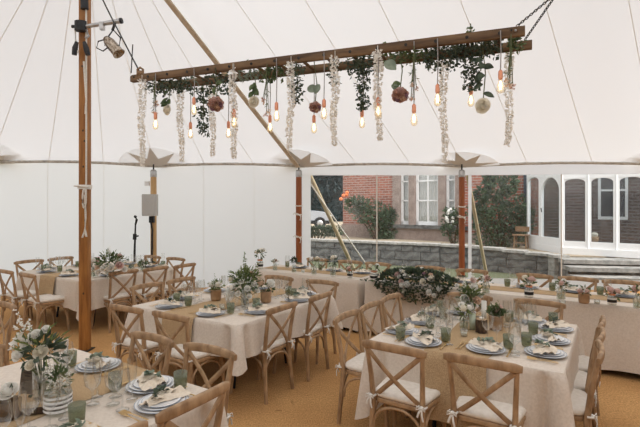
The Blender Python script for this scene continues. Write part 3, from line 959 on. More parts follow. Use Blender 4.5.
CH['seat'] = loft(so, [(.425, .97), (.432, 1), (.452, 1), (.458, .97)], False).mesh('seat', M_chair)
CH['cushion'] = loft(so, [(.458, .93), (.468, 1.0), (.485, 1.02), (.500, .98), (.508, .88), (.510, .55)]).mesh('cushion', M_cushion)
def post(s):
    return MB().sweep([(s * .205, -.235, 0), (s * .195, -.215, .22), (s * .183, -.20, .44), (s * .190, -.222, .62), (s * .205, -.262, .845)],
                      [(.0155, .0155), (.017, .018), (.0185, .02), (.0165, .0175), (.014, .015)], up=(0, 1, 0), n=8, power=3).mesh('back_post', M_chair)
def fleg(s):
    return MB().sweep([(s * .205, .205, 0), (s * .20, .185, .22), (s * .185, .165, .43)], [(.0145, .0145), (.0165, .0165), (.019, .019)], up=(0, 1, 0), n=8, power=3).mesh('leg', M_chair)
CH['post'] = [post(-1), post(1)]
CH['leg'] = [fleg(-1), fleg(1)]
rp = []
rs = []
for k in range(13):
    u = -1 + k / 6
    rp.append((.235 * u, -.262 - .026 * (1 - u * u), .842 + .010 * (1 - u * u)))
    e = max(0, abs(u) - .86) / .14
    rs.append((.015 * (1 - .2 * e), .029 * (1 - .3 * e * e)))
CH['rail'] = MB().sweep(rp, rs, n=12, power=3.2).mesh('top_rail', M_chair)
def cross(s):
    pts = []
    for k in range(9):
        t = k / 8
        pts.append((s * (.188 - .358 * t), -.268 + .075 * t - .028 * math.sin(PI * t) + s * .004, .812 - .345 * t))
    return MB().sweep(pts, [(.017, .006)], up=(0, 1, 0), n=8, power=4).mesh('cross_slat', M_chair)
CH['cross'] = [cross(-1), cross(1)]
def hoop(p, q):
    p, q = Vector(p), Vector(q)
    pts = []
    for k in range(13):
        t = k / 12
        e = p.lerp(q, .5 - .5 * math.cos(PI * t))
        pts.append((e.x, e.y, .23 + .182 * math.sin(PI * t) ** .75))
    return MB().sweep(pts, [(.0105, .0105)], up=(.02, .03, 1), n=6).mesh('hoop_brace', M_chair)
CH['hoop'] = [hoop((-.188, .172, 0), (.188, .172, 0)), hoop((-.182, -.205, 0), (.182, -.205, 0)), hoop((-.192, -.19, 0), (-.197, .165, 0)), hoop((.192, -.19, 0), (.197, .165, 0))]
def tie(s):
    x, y, z = s * .188, -.222, .475
    mb = MB().ball((x, y - .012, z), (.016, .014, .014), 7, 5)
    mb.tube([(x - .026, y + .02, z), (x - .024, y - .01, z), (x, y - .02, z), (x + .024, y - .01, z), (x + .026, y + .02, z)], .007, 6)
    for q, (dx, dz) in enumerate(((-.026, -.012), (.028, -.008))):
        mb.sweep([(x, y - .015, z), (x + dx, y - .03, z + .014), (x + dx * 1.15, y - .035, z - .008), (x, y - .02, z)], [(.005, .003)], up=(0, 1, 0), n=6)
    for dx, l in ((-.022, .06), (.018, .08)):
        mb.sweep([(x, y - .016, z), (x + dx * .6, y - .035, z - l * .5), (x + dx, y - .03, z - l)], [(.007, .003)], up=(0, 1, 0), n=6)
    return mb.mesh('cushion_tie', M_tie)
CH['tie'] = [tie(-1), tie(1)]
def chair(a, b, face, label, group, jit=True):
    """face: '+b' looks away from the camera side, '-b', '+a', '-a' in table-layout axes"""
    x, y = L2W(a, b)
    rz = -TH + {'+b': 0, '-b': PI, '+a': -PI / 2, '-a': PI / 2}[face] + (rnd(-.05, .05) if jit else 0)
    t = thing('crossback_chair', label, 'chair', (x, y, 0), rz, group)
    inst('seat', CH['seat'], t); inst('cushion', CH['cushion'], t); inst('top_rail', CH['rail'], t)
    for k in (0, 1):
        inst('back_post', CH['post'][k], t); inst('leg', CH['leg'][k], t); inst('cross_slat', CH['cross'][k], t); inst('cushion_tie', CH['tie'][k], t)
    for k in range(4):
        inst('hoop_brace', CH['hoop'][k], t)
    return t
# names used in labels
NT0, NT1, NT2, NT3, NTH = 'microphone-stand table', 'menu-card table', 'black-legged table', 'bark-candle table', 'long head table'
ALLCH = []
def seat_(tb, side, rank, a, b, face, chairlabel=None, place=True):
    """one seat: its chair and, later, its place setting"""
    ALLCH.append((tb, side, rank, a, b, face, place))
S = seat_
# bark-candle table
S(NT3, 'runner end', 'seat nearer black-legged table', -1.23, 3.13, '+b')
S(NT3, 'runner end', 'seat nearer open matting', -.67, 3.17, '+b')
for k, b in enumerate((4.41, 3.945, 3.48)):
    S(NT3, 'aisle side', ('first', 'second', 'third')[k] + ' seat from head table', -1.67, b, '+a')
for k, b in enumerate((4.42, 3.98, 3.54)):
    S(NT3, 'open-matting side', ('first', 'second', 'third')[k] + ' seat from head table', -.33, b, '-a')
S(NT3, 'head-table end', 'seat nearer black-legged table', -1.27, 4.68, '-b')
S(NT3, 'head-table end', 'seat nearer open matting', -.60, 4.70, '-b')
# black-legged table
S(NT2, 'runner end', 'seat nearer king pole', -3.85, 2.89, '+b')
S(NT2, 'runner end', 'seat nearer bark-candle table', -3.25, 2.92, '+b')
S(NT2, 'aisle side', 'first seat from head table', -2.87, 4.10, '-a')
S(NT2, 'aisle side', 'second seat from head table', -2.885, 3.45, '-a')
S(NT2, 'king-pole side', 'first seat from head table', -4.43, 4.02, '+a')
S(NT2, 'king-pole side', 'second seat from head table', -4.43, 3.50, '+a')
S(NT2, 'head-table end', 'seat nearer king pole', -3.73, 4.57, '-b')
S(NT2, 'head-table end', 'seat nearer bark-candle table', -3.04, 4.57, '-b')
# menu-card table
S(NT1, 'end facing black-legged table', 'seat nearer king pole', -2.80, 1.86, '-b')
S(NT1, 'end facing black-legged table', 'seat nearer bark-candle table', -2.24, 1.89, '-b')
S(NT1, 'aisle side', 'first seat from black-legged table', -2.0, 1.57, '-a')
S(NT1, 'aisle side', 'second seat from black-legged table', -2.0, 1.06, '-a')
S(NT1, 'flower side', 'seat behind tall white flowers', -3.22, 1.24, '+a')
# microphone-stand table
S(NT0, 'runner end', 'seat farther from king pole', -7.50, 3.42, '+b')
S(NT0, 'runner end', 'seat nearer king pole', -6.84, 3.42, '+b')
S(NT0, 'canvas-wall side', 'seat nearer runner end', -8.2, 3.92, '+a')
S(NT0, 'canvas-wall side', 'seat nearer speaker end', -8.2, 4.48, '+a')
for k, b in enumerate((4.06, 4.54, 5.02)):
    S(NT0, 'side facing head table', ('first', 'second', 'third')[k] + ' seat from king pole', -6.24 + .09 * k, b, '-a')
S(NT0, 'speaker end', 'seat nearer microphone stand', -7.28, 5.28, '-b')
S(NT0, 'speaker end', 'seat nearer head table', -6.62, 5.28, '-b')
# head table, far side
for k, px in enumerate((317, 350, 377.5, 430.5, 472, 533.5, 577, 623)):
    # column px at layout row b: solve for a
    b = 6.85; r = (px - CX) / FOC
    a = (r * b * CT - b * ST) / (CT + r * ST)
    S(NTH, 'window side', ('first', 'second', 'third', 'fourth', 'fifth', 'sixth', 'seventh', 'eighth')[k] + ' seat from plain wall end', a, 6.60, '-b')
for (tb, side, rank, a, b, face, place) in ALLCH:
    chair(a, b, face, 'cross-back chair, %s, %s, %s' % (rank, side, tb), 'cross-back chairs at the %s' % tb)
lx, ly = -4.92, 1.80
chair(lx, ly, '-b', 'lone cross-back chair on matting near the king pole foot', 'loose chairs', False)

# =================================================================== TABLES
def cloth_mesh(W, L, drop, corner, top, seed, flare=.03):
    rs_ = random.Random(seed)
    r = .035
    per = []     # (x, y, nx, ny, cornerness)
    def side(x0, y0, x1, y1, nx, ny, n):
        for k in range(n):
            t = k / n - .88 * math.sin(2 * PI * k / n) / (2 * PI)
            e = .055 + min(t, 1 - t) * math.hypot(x1 - x0, y1 - y0)
            per.append((x0 + (x1 - x0) * t, y0 + (y1 - y0) * t, nx, ny, e))
    def arc(cx_, cy_, a0):
        for k in range(6):
            a = math.radians(a0 + 90 * k / 6)
            per.append((cx_ + r * math.cos(a), cy_ + r * math.sin(a), math.cos(a), math.sin(a), .055 * abs(k - 3) / 3))
    w, l = W / 2, L / 2
    nl, nw = max(40, int(L * 36)), max(40, int(W * 36))
    side(w, -l + r, w, l - r, 1, 0, nl); arc(w - r, l - r, 0)
    side(w - r, l, -w + r, l, 0, 1, nw); arc(-w + r, l - r, 90)
    side(-w, l - r, -w, -l + r, -1, 0, nl); arc(-w + r, -l + r, 180)
    side(-w + r, -l, w - r, -l, 0, -1, nw); arc(w - r, -l + r, 270)
    mb = MB()
    ph = [rs_.uniform(0, 6.28) for _ in range(6)]
    n = len(per)
    rows = []
    NR = 12
    for j in range(NR + 1):
        t = j / NR
        row = []
        for i, (x, y, nx, ny, e) in enumerate(per):
            c = math.exp(-(e / .055) ** 2)
            tuck = math.exp(-((e - .135) / .035) ** 2)
            d_ = drop + corner * max(0.0, 1 - e / .19) + .012 * math.sin((x + y) * 8 + ph[0])
            s = x * abs(ny) + y * abs(nx)
            wave = .5 * math.sin(s * 7 + ph[1] + nx) + .35 * math.sin(s * 15 + ph[2] + ny) + .2 * math.sin(s * 29 + ph[3])
            off = .004 + flare * t + (.018 if top > 0 else 0) * wave * t ** 1.2 + (.10 if flare > .02 else .008) * c * t ** .8 - (.085 if flare > .02 else .0) * tuck * t ** .55
            if j == 0:
                z = top; off = -.006
            elif j == 1:
                z = top - .008; off = .004
            else:
                z = top - .008 - (d_ - .008) * (j - 1) / (NR - 1)
            row.append((x + nx * off, y + ny * off, z))
        row.append(row[0])
        rows.append(row)
    mb.grid(rows)
    # top sheet with faint fold creases
    nx_, ny_ = 24, 30
    P = []
    for jy in range(ny_ + 1):
        row = []
        for ix in range(nx_ + 1):
            x, y = -w + .004 + (W - .008) * ix / nx_, -l + .004 + (L - .008) * jy / ny_
            edge = ix in (0, nx_) or jy in (0, ny_)
            row.append((x, y, top - (.0 if edge else .0015 * (1 + math.sin(x * 9 + ph[4]) * math.sin(y * 7 + ph[5])) / 2)))
        P.append(row)
    mb.grid(P)
    return mb
def runner_mesh(W, y0, y1, top, hang0, hang1, out0=.07, out1=.07):
    P = []
    prof = []
    if hang0:
        for k in range(7):
            t = 1 - k / 6
            prof.append((y0 - .014 - out0 * t, top - hang0 * t))
    for k in range(29):
        prof.append((y0 + (y1 - y0) * k / 28, top + .001 * math.sin(k * 2.3)))
    if hang1:
        for k in range(1, 7):
            t = k / 6
            prof.append((y1 + .014 + out1 * t, top - hang1 * t))
    for q, (y, z) in enumerate(prof):
        P.append([(W * (k / 8 - .5) + .006 * math.sin(q * .7), y - (.012 * math.sin(k * 1.7) if z < top - .03 and y < 0 else 0), z) for k in range(9)])
    mb = MB().grid(P)
    mb.grid([[(x, y, z - .003) for x, y, z in r] for r in P])
    return mb
TOP = .760
TABLES = {}
def table(tb, a0, a1, b0, b1, drop, corner, label, clabel, rlabel, seed, runner=(.44, .46, .4), top=TOP, floorlen=False):
    ca, cb_ = (a0 + a1) / 2, (b0 + b1) / 2
    W, L = a1 - a0, b1 - b0
    x, y = L2W(ca, cb_)
    t = thing('folding_table', label, 'table', (x, y, 0), -TH, 'folding tables under cloths')
    put('table_top', MB().prism(rrect(W - .05, L - .05, .03, 3), top - .045, top - .012), M_top, t)
    longx = floorlen
    for s in (-1, 1):
        for q in (-1, 1):
            if longx:
                p0, p1 = (s * (W / 2 - .32), q * (L / 2 - .12), top - .05), (s * (W / 2 - .28), q * (L / 2 - .12), .0)
            else:
                p0, p1 = (q * (W / 2 - .42), s * (L / 2 - .50), top - .05), (q * (W / 2 - .40), s * (L / 2 - .38), .0)
            put('leg', MB().tube([p0, ((p0[0] + p1[0]) / 2, (p0[1] + p1[1]) / 2, .40), p1], .017, 8), M_black, t)
        if longx:
            put('cross_bar', MB().tube([(s * (W / 2 - .30), -(L / 2 - .12), .30), (s * (W / 2 - .30), L / 2 - .12, .30)], .013, 6), M_black, t)
        else:
            put('cross_bar', MB().tube([(-(W / 2 - .41), s * (L / 2 - .44), .38), (W / 2 - .41, s * (L / 2 - .44), .38)], .013, 6), M_black, t)
    c = tag(put('tablecloth', cloth_mesh(W, L, drop, corner, top, seed, .03 if not floorlen else .015), M_cloth, loc=(x, y, 0), rz=-TH), clabel, 'tablecloth', 'greige linen tablecloths')
    if runner:
        w, h0, h1 = runner
        if longx:
            rm = runner_mesh(w, -W / 2 + .05, W / 2 - .05, top + .004, 0, 0)
            tag(put('table_runner', rm, M_runner, loc=(x, y, 0), rz=-TH - PI / 2), rlabel, 'runner', 'hessian table runners')
        else:
            tag(put('table_runner', runner_mesh(w, -L / 2, L / 2, top + .004, h0, h1), M_runner, loc=(x, y, 0), rz=-TH), rlabel, 'runner', 'hessian table runners')
    TABLES[tb] = (a0, a1, b0, b1)
table(NT3, -1.60, -.24, 3.22, 4.62, .44, .17, 'square dining table holding the dark bark candle holder', 'greige linen cloth draped over the bark-candle table', 'brown hessian runner hanging over the edge of the bark-candle table', 1)
table(NT2, -4.25, -2.75, 2.97, 4.60, .30, .11, 'dining table whose black folding leg shows beneath its cloth', 'greige linen cloth with long pointed corner over the black-legged table', 'brown hessian runner on the black-legged table', 2)
table(NT1, -3.35, -1.85, .22, 1.86, .44, .15, 'dining table set with the kraft menu card and log slice', 'greige linen cloth draped over the menu-card table', 'brown hessian runner on the menu-card table', 3)
table(NT0, -8.00, -6.18, 3.57, 5.20, .42, .10, 'dining table beside the king pole and the microphone stand', 'greige linen cloth draped over the microphone-stand table', 'brown hessian runner on the microphone-stand table', 4)
HB0, HB1 = 5.73, 6.49
table('head1', -5.00, -3.02, HB0, HB1, .69, .03, 'long head table section standing nearest the plain wall', 'floor-length greige cloth on head table section nearest the plain wall', 'pale hessian runner on head table section nearest the plain wall', 5, runner=(.30, 0, 0), floorlen=True)
table('head2', -2.90, 1.05, HB0, HB1, .69, .03, 'long head table section carrying the big flower garland', 'floor-length greige cloth on head table section under the flower garland', 'pale hessian runner on head table section under the flower garland', 6, runner=(.30, 0, 0), floorlen=True)

# =================================================================== TABLEWARE
TW = {}
def plate_prof(r, h):
    return [(0, .002), (r * .62, .002), (r * .73, h * .40), (r * .99, h - .003), (r, h - .001), (r * .98, h), (r * .75, h * .66), (r * .62, .006), (0, .006)]
TW['charger'] = MB().lathe(plate_prof(.138, .0135), 30).mesh('charger_plate', M_cplate)
TW['plate'] = MB().lathe(plate_prof(.121, .0125), 28).mesh('dinner_plate', M_plate)
TW['splate'] = MB().lathe(plate_prof(.100, .0115), 26).mesh('side_plate', M_splate)
def glass_lathe(name, prof, mat=M_glass, n=14):
    return MB().lathe(prof, n).mesh(name, mat)
TW['wine'] = glass_lathe('wine_glass', [(0, .002), (.034, .002), (.034, .004), (.006, .009), (.0042, .02), (.0042, .075), (.012, .085), (.031, .105), (.039, .135), (.038, .165), (.031, .205)])
TW['water'] = glass_lathe('water_goblet', [(0, .002), (.034, .002), (.034, .004), (.006, .010), (.005, .07), (.014, .08), (.038, .105), (.043, .14), (.039, .19), (.034, .22)])
TW['flute'] = glass_lathe('champagne_flute', [(0, .002), (.030, .002), (.030, .004), (.005, .009), (.004, .07), (.010, .085), (.022, .12), (.026, .16), (.025, .225)])
def tumbler():
    mb = MB(); n = 32
    prof = [(0, .004), (.028, .004), (.030, .0), (.033, .010), (.036, .05), (.039, .094), (.0365, .094), (.0335, .05), (.030, .014), (0, .012)]
    vs = []
    for q, (r, z) in enumerate(prof):
        for k in range(n):
            rr = r + (.0011 * (1 if k % 2 else -1) if 3 <= q <= 4 else 0)
            vs.append((rr * math.cos(2 * PI * k / n), rr * math.sin(2 * PI * k / n), z))
    mb.add(vs, [(i * n + k, i * n + (k + 1) % n, (i + 1) * n + (k + 1) % n, (i + 1) * n + k) for i in range(len(prof) - 1) for k in range(n)], True)
    return mb.mesh('green_tumbler', M_green)
TW['tumbler'] = tumbler()
def fork():
    mb = MB().sweep([(0, -.09, .004), (0, -.02, .006), (0, .03, .005), (0, .05, .007)], [(.007, .0015), (.004, .0018), (.004, .0015), (.010, .0012)], n=6)
    for x in (-.008, -.003, .003, .008):
        mb.sweep([(x, .048, .007), (x, .075, .005), (x, .10, .008)], [(.0016, .0011)], n=4)
    return mb.mesh('gold_fork', M_gold)
def knife():
    return MB().sweep([(0, -.10, .004), (0, -.02, .005), (0, .0, .005), (0, .06, .004), (.002, .11, .004), (.004, .125, .004)], [(.007, .003), (.005, .0025), (.008, .0012), (.010, .0010), (.007, .0009), (.002, .0008)], n=6).mesh('gold_knife', M_gold)
TW['fork'], TW['knife'] = fork(), knife()
def napkin(seed):
    r_ = random.Random(seed)
    P = []
    pa, pb = r_.uniform(0, 6), r_.uniform(0, 6)
    for j in range(15):
        v = j / 14
        row = []
        for i in range(19):
            u = i / 18
            x = (u - .5) * .23 + .012 * math.sin(v * 5 + pa)
            y = (v - .5) * (.105 + .05 * math.sin(u * 2.6 + pb)) + .02 * math.sin(u * 4 + pa)
            z = .012 + .012 * math.sin(u * 11 + v * 3 + pa) * math.sin(v * PI) + .016 * math.sin(v * 8 + pb + u * 2) ** 2 * math.sin(PI * min(1, v * 1.1)) + .006 * math.sin(u * 23 + v * 9)
            z *= .35 + .65 * math.sin(PI * v) ** .5 if 0 < v < 1 else .3
            row.append((x, y, max(.001, z)))
        P.append(row)
    mb = MB().grid(P)
    # a folded-over flap
    P2 = []
    for j in range(7):
        v = j / 6
        P2.append([((u_ / 8 - .5) * .16 * (1 - .6 * v) + .02, -.02 + .08 * v, .028 + .012 * math.sin(u_ * 1.1 + pa) + .010 * math.sin(v * 5 + pb) - .012 * v) for u_ in range(9)])
    mb.grid(P2)
    return mb.mesh('napkin', M_napkin)
TW['napkin'] = [napkin(s) for s in (1, 2, 3, 4)]
def sprig(seed, mat=M_eleaf):
    r_ = random.Random(seed)
    random.seed(seed)
    mb = MB()
    pts = [(-.05, -.02, .012), (0, .0, .022), (.05, .025, .014)]
    mb.tube(pts, .0018, 5)
    for k in range(13):
        t = k / 12
        p = Vector((-.045 + .10 * t, -.018 + .04 * t, .012 + .014 * math.sin(PI * t)))
        d = Vector((r_.uniform(-.5, .9), r_.uniform(-1, 1), r_.uniform(.1, .9)))
        mb.bigleaf(p, d, r_.uniform(.026, .040), r_.uniform(.022, .034), (r_.uniform(-.4, .4), r_.uniform(-.4, .4), 1), .25, 3)
    return mb.mesh('eucalyptus_sprig', mat)
TW['sprig'] = [sprig(s) for s in (1, 2, 3)] + [sprig(7, M_dleaf)]

def on_local(t0, dx, dy, z):
    x, y, rz = t0
    return (x + dx * math.cos(rz) - dy * math.sin(rz), y + dx * math.sin(rz) + dy * math.cos(rz), z)
OBST = []
for px_, py_, r_ in ((470, 318, .07), (464, 329, .05), (496, 329, .07), (464, 336, .035), (472.5, 329, .03), (481.5, 332, .06), (484, 322, .03), (245, 306, .07), (216, 300, .07), (266, 302, .07), (228, 304, .03), (222, 309, .035),
                     (40, 404, .17), (58, 411, .075), (27, 399, .08), (33, 413, .04), (8, 417, .07), (61, 372, .05), (20, 446, .04), (2, 450, .04), (110, 279, .10), (94, 277, .06), (143, 271, .05),
                     (260, 269, .05), (275, 270.5, .04), (294, 272.5, .04), (314, 274.5, .045), (333, 276, .045), (350, 278, .04), (374, 281, .045), (486, 293.5, .045), (529, 298, .045), (561, 300, .045), (584, 303, .06),
                     (612, 305.5, .045), (638, 309, .045), (562.5, 305, .035), (303, 272.5, .035), (597, 304, .035)):
    OBST.append((*onz(px_, py_, TOP + .009), r_))
def free_spot(x, y, r):
    for k in range(420):
        q = .006 * math.sqrt(k) * 2.2
        X, Y = x + q * math.cos(k * 2.4), y + q * math.sin(k * 2.4)
        if all(math.hypot(X - ox, Y - oy) > r + o_r + .002 for ox, oy, o_r in OBST):
            break
    OBST.append((X, Y, r))
    return X, Y
PLATE_AT = {}                                             # plate centres read off the photograph (layout axes)
for k_, v_ in {('runner end', 'seat nearer black-legged table'): (-1.20, 3.35), ('runner end', 'seat nearer open matting'): (-.76, 3.43),
               ('open-matting side', 'third seat from head table'): (-.385, 3.56), ('open-matting side', 'second seat from head table'): (-.385, 3.92), ('open-matting side', 'first seat from head table'): (-.39, 4.32),
               ('aisle side', 'third seat from head table'): (-1.455, 3.55), ('aisle side', 'second seat from head table'): (-1.44, 3.93), ('aisle side', 'first seat from head table'): (-1.44, 4.30)}.items():
    PLATE_AT[(NT3,) + k_] = v_
SETS = []
def plan_setting(seat):
    tb, side, rank, a, b, face, place = seat
    a0, a1, b0, b1 = (-5.0, 1.05, HB0, HB1) if tb == NTH else TABLES[tb]
    if face == '+b': ea, eb, rz = a, b0, 0
    elif face == '-b': ea, eb, rz = a, b1, PI
    elif face == '+a': ea, eb, rz = a0, b, -PI / 2
    else: ea, eb, rz = a1, b, PI / 2
    if face in ('+b', '-b'): ea = min(max(ea, a0 + .20), a1 - .20)
    else: eb = min(max(eb, b0 + .20), b1 - .20)
    x, y = L2W(ea, eb)
    T = (x, y, rz - TH)
    if (tb, side, rank) in PLATE_AT:
        X, Y = L2W(*PLATE_AT[(tb, side, rank)])
        OBST.append((X, Y, .14))
    else:
        X, Y, _ = on_local(T, 0, .165, 0)
        X, Y = free_spot(X, Y, .14)
    T = (X, Y, rz - TH)                                    # the setting is laid out around its plate
    SETS.append((seat, T))
def setting(seat, T, n):
    tb, side, rank, a, b, face, place = seat
    ZB = TOP + .009
    where = '%s, %s, %s' % (rank.replace('seat', 'place'), side, tb)
    gr = 'place settings on the %s' % tb
    def it(name, me, what, cat, dx, dy, z, r=0.0):
        X, Y, z = on_local(T, dx, dy, z)
        if cat in ('glass', 'tumbler'):
            X, Y = free_spot(X, Y, .043)
        o = inst(name, me, None, (X, Y, z), T[2] + r)
        return tag(o, '%s, %s' % (what, where), cat, gr)
    it('charger_plate', TW['charger'], 'largest blue-rimmed plate', 'plate', 0, 0, ZB)
    it('dinner_plate', TW['plate'], 'middle blue-rimmed plate', 'plate', .002, 0, ZB + .0085)
    it('side_plate', TW['splate'], 'smallest blue-rimmed plate', 'plate', -.002, 0, ZB + .0165)
    it('napkin', TW['napkin'][n % 4], 'rumpled cream napkin', 'napkin', 0, 0, ZB + .0235, rnd(-.7, .7))
    it('eucalyptus_sprig', TW['sprig'][(n * 2) % 3 if n % 5 else 3], 'eucalyptus sprig', 'sprig', rnd(-.02, .02), rnd(-.01, .02), ZB + .044, rnd(-1, 1))
    small = tb in (NT0, NTH)
    if tb == NTH:
        it('wine_glass', TW['wine'], 'clear wine glass', 'glass', .16, .13 + rnd(-.02, .02), ZB)
        it('green_tumbler', TW['tumbler'], 'green ribbed tumbler', 'tumbler', .235, .05, ZB)
    else:
        it('green_tumbler', TW['tumbler'], 'green ribbed tumbler', 'tumbler', .13, .14, ZB)
        it('wine_glass', TW['wine'], 'clear wine glass', 'glass', .035, .20, ZB)
        it('champagne_flute', TW['flute'], 'clear champagne flute', 'glass', .10, .235, ZB)
        it('water_goblet', TW['water'], 'clear water goblet', 'glass', -.03, .25, ZB)
    if not small:
        it('gold_fork', TW['fork'], 'outer gold fork', 'fork', -.187, -.01, ZB, rnd(-.05, .05))
        it('gold_fork', TW['fork'], 'inner gold fork', 'fork', -.160, -.005, ZB, rnd(-.05, .05))
    it('gold_knife', TW['knife'], 'gold knife', 'knife', .160, 0, ZB, rnd(-.05, .05))
random.seed(8)
for seat in ALLCH:
    if seat[0] == NT1 and seat[5] == '+a':
        continue
    plan_setting(seat)
for n, (seat, T) in enumerate(SETS):
    setting(seat, T, n)

# =================================================================== FLOWERS
def rose_mesh(mat, seed, r=.03):
    r_ = random.Random(seed)
    mb = MB().ball((0, 0, r * .30), (r * .26, r * .26, r * .42), 7, 5)
    for ring, (n, R, h, open_) in enumerate(((4, .34, .80, .0), (5, .52, .78, .10), (6, .74, .62, .35), (7, .96, .36, .75))):
        for k in range(n):
            a = 2 * PI * (k + ring * .43) / n + r_.uniform(-.15, .15)
            hh = h * r_.uniform(.92, 1.08)
            P = []
            for j in range(4):
                t = j / 3
                row = []
                for q in range(4):
                    u = (q / 3 - .5) * 2
                    aa = a + u * (PI / n) * 1.35 * (.45 + .55 * math.sin(PI * (.15 + .7 * t)))
                    rad = r * R * (.40 + .60 * t ** .55) * (1 + .10 * open_ * t) * (1 - .04 * abs(u))
                    z = r * (-.28 + (hh + .30) * t - .30 * open_ * t * t * t - .05 * u * u)
                    row.append((rad * math.cos(aa), rad * math.sin(aa), z))
                P.append(row)
            mb.grid(P)
    mb.ball((0, 0, -r * .28), (r * .30, r * .30, r * .25), 6, 4)
    return mb.mesh('rose', mat)
FL = {k: rose_mesh(m, i, 1.0) for i, (k, m) in enumerate((('w', M_wpetal), ('c', M_cpetal), ('p', M_ppetal), ('b', M_pkpetal), ('m', M_mpetal), ('d', M_dpetal)))}
def bloom(parent, kind, p, r, aim=None, name='rose'):
    aim = Vector(aim) if aim is not None else Vector((rnd(-.5, .5), rnd(-.9, .2), rnd(.3, 1)))
    q = aim.normalized().to_track_quat('Z', 'Y')
    o = inst(name, FL[kind], parent, p, scale=r)
    o.rotation_euler = q.to_euler()
    return o
def leaves(mb, c, rad, n, ln, wd, up=.3):
    for k in range(n):
        d = Vector((random.gauss(0, 1), random.gauss(0, 1), random.gauss(0, 1) + up)).normalized()
        p = Vector(c) + Vector((d.x * rad[0], d.y * rad[1], d.z * rad[2])) * random.random() ** .5
        mb.leaf(p, d + Vector((rnd(-.5, .5), rnd(-.5, .5), rnd(-.3, .5))), ln * rnd(.7, 1.3), wd * rnd(.7, 1.3))
    return mb
def spike_mesh(mb, p, q, n, r):
    p, q = Vector(p), Vector(q)
    for k in range(n):
        t = (k + rnd(0, .6)) / n
        c = p.lerp(q, t) + Vector((rnd(-1, 1), rnd(-1, 1), rnd(-.6, .6))) * r * (1.0 - .55 * t)
        s = r * (.75 - .45 * t)
        for _ in range(4):
            d = Vector((rnd(-1, 1), rnd(-1, 1), rnd(-.6, 1))).normalized()
            mb.leaf(c, d, s * 1.5, s * 1.2)
    return mb
JAR = {}
JAR['jar'] = MB().lathe([(0, .004), (.030, .004), (.034, .010), (.034, .075), (.027, .090), (.027, .105), (.025, .105), (.025, .090), (.032, .074), (.032, .012), (0, .008)], 14).mesh('jar', M_jar)
JAR['vase'] = MB().lathe([(0, .004), (.040, .004), (.044, .012), (.044, .16), (.042, .16), (.042, .014), (0, .010)], 16).mesh('vase', M_jar)
JAR['bottle'] = MB().lathe([(0, .003), (.026, .003), (.029, .01), (.029, .085), (.014, .115), (.013, .15), (.015, .152), (.012, .152), (.011, .115), (.026, .084), (.026, .012), (0, .008)], 14).mesh('bottle', M_jar)
JAR['pot'] = MB().lathe([(0, .0), (.040, 0), (.046, .015), (.048, .085), (.052, .09), (.050, .095), (.044, .095), (.042, .02), (0, .012)], 16).mesh('pot', M_terra)
JAR['bark_pot'] = MB().lathe([(0, .0), (.050, 0), (.054, .02), (.052, .05), (.054, .075), (.046, .078), (.044, .06), (0, .055)], 18).mesh('bark_pot', M_bark)
JAR['water'] = MB().lathe([(0, .012), (.031, .012), (.031, .05), (0, .05)], 12).mesh('water', thin_glass('water_tint', (.80, .86, .80), .05, .3, .06, base=.06))
def stems(mb, base, heads, r=.002):
    for h in heads:
        mb.tube([(base[0] + rnd(-.01, .01), base[1] + rnd(-.01, .01), base[2] + .012), (h[0] * .4, h[1] * .4, (h[2] + base[2]) * .6), h], r, 5)
    return mb
def jar_flowers(px, py, kind, fl, label, h=.15, r=.026, band=False, greens=1.0, scale=1.0, group='small flower jars along the head table', Z=TOP + .009, lm=M_leaf, tall=0):
    x, y = onz(px, py, Z)
    t = thing('flower_jar', label, 'flowers', (x, y, Z), rnd(0, 6), group, scale=scale)
    inst(kind, JAR[kind], t)
    if kind in ('jar', 'bottle'):
        inst('water', JAR['water'], t, scale=(.85, .85, .95))
    if band:
        put('paper_label', MB().lathe([(.0352, .018), (.0352, .068)], 16), M_tie, t)
        put('printed_band', MB().lathe([(.0358, .030), (.0358, .056)], 16), M_ink, t)
        put('lid_band', MB().lathe([(.0285, .092), (.0285, .106)], 14), M_copper, t)
    heads = []
    for k, c in enumerate(fl):
        a = k * 2.4 + rnd(0, .5)
        rr = .0 if len(fl) == 1 else r * 1.05
        heads.append((rr * math.cos(a), rr * math.sin(a), h + rnd(-.012, .018)))
    put('stems', stems(MB(), (0, 0, 0), heads), M_stem, t)
    mb = leaves(MB(), (0, 0, h - .02), (r * 1.7, r * 1.7, r * 1.2), int(34 * greens), .034, .018)
    f = put('foliage', mb, lm, t); f['kind'] = 'stuff'
    for c, hd in zip(fl, heads):
        bloom(t, c, hd, r * rnd(.85, 1.1))
    if tall:
        mb = spike_mesh(MB(), (0, 0, h), (.01, 0, h + tall), 8, .012)
        put('tall_sprig', mb, M_yleaf, t)
    return t
random.seed(21)
# along the head table, read from the plain wall towards the steps
jar_flowers(260, 269, 'jar', 'ccw', 'printed jar of cream roses at plain wall end of head table', .19, .032, True, 1.1, 1.5)
jar_flowers(275, 270.5, 'jar', 'bw', 'small jar of blush flowers beside the printed jar', .13, .028, False, .6, 1.15)
jar_flowers(294, 272.5, 'jar', 'w', 'jar crowded with dark leaves and one white bloom', .19, .022, False, 2.2, 1.15, lm=M_dleaf)
jar_flowers(314, 274.5, 'jar', 'wcw', 'jar of white and cream roses before the red-brown post', .18, .034, False, .7, 1.25)
jar_flowers(333, 276, 'jar', 'cw', 'jar with cream rose above very dark leaves', .19, .034, False, 1.6, 1.35, lm=M_dleaf)
jar_flowers(350, 278, 'jar', 'bb', 'squat jar of pale blush roses beside the cloth gap', .115, .03, True, .4, 1.15)
jar_flowers(374, 281, 'jar', 'wc', 'printed jar with white rose and tall sprig near the garland', .15, .032, True, .7, 1.35, tall=.14)
jar_flowers(486, 293.5, 'jar', 'bw', 'glass jar of blush roses with dark leaves by side post', .13, .032, False, .7, 1.3)
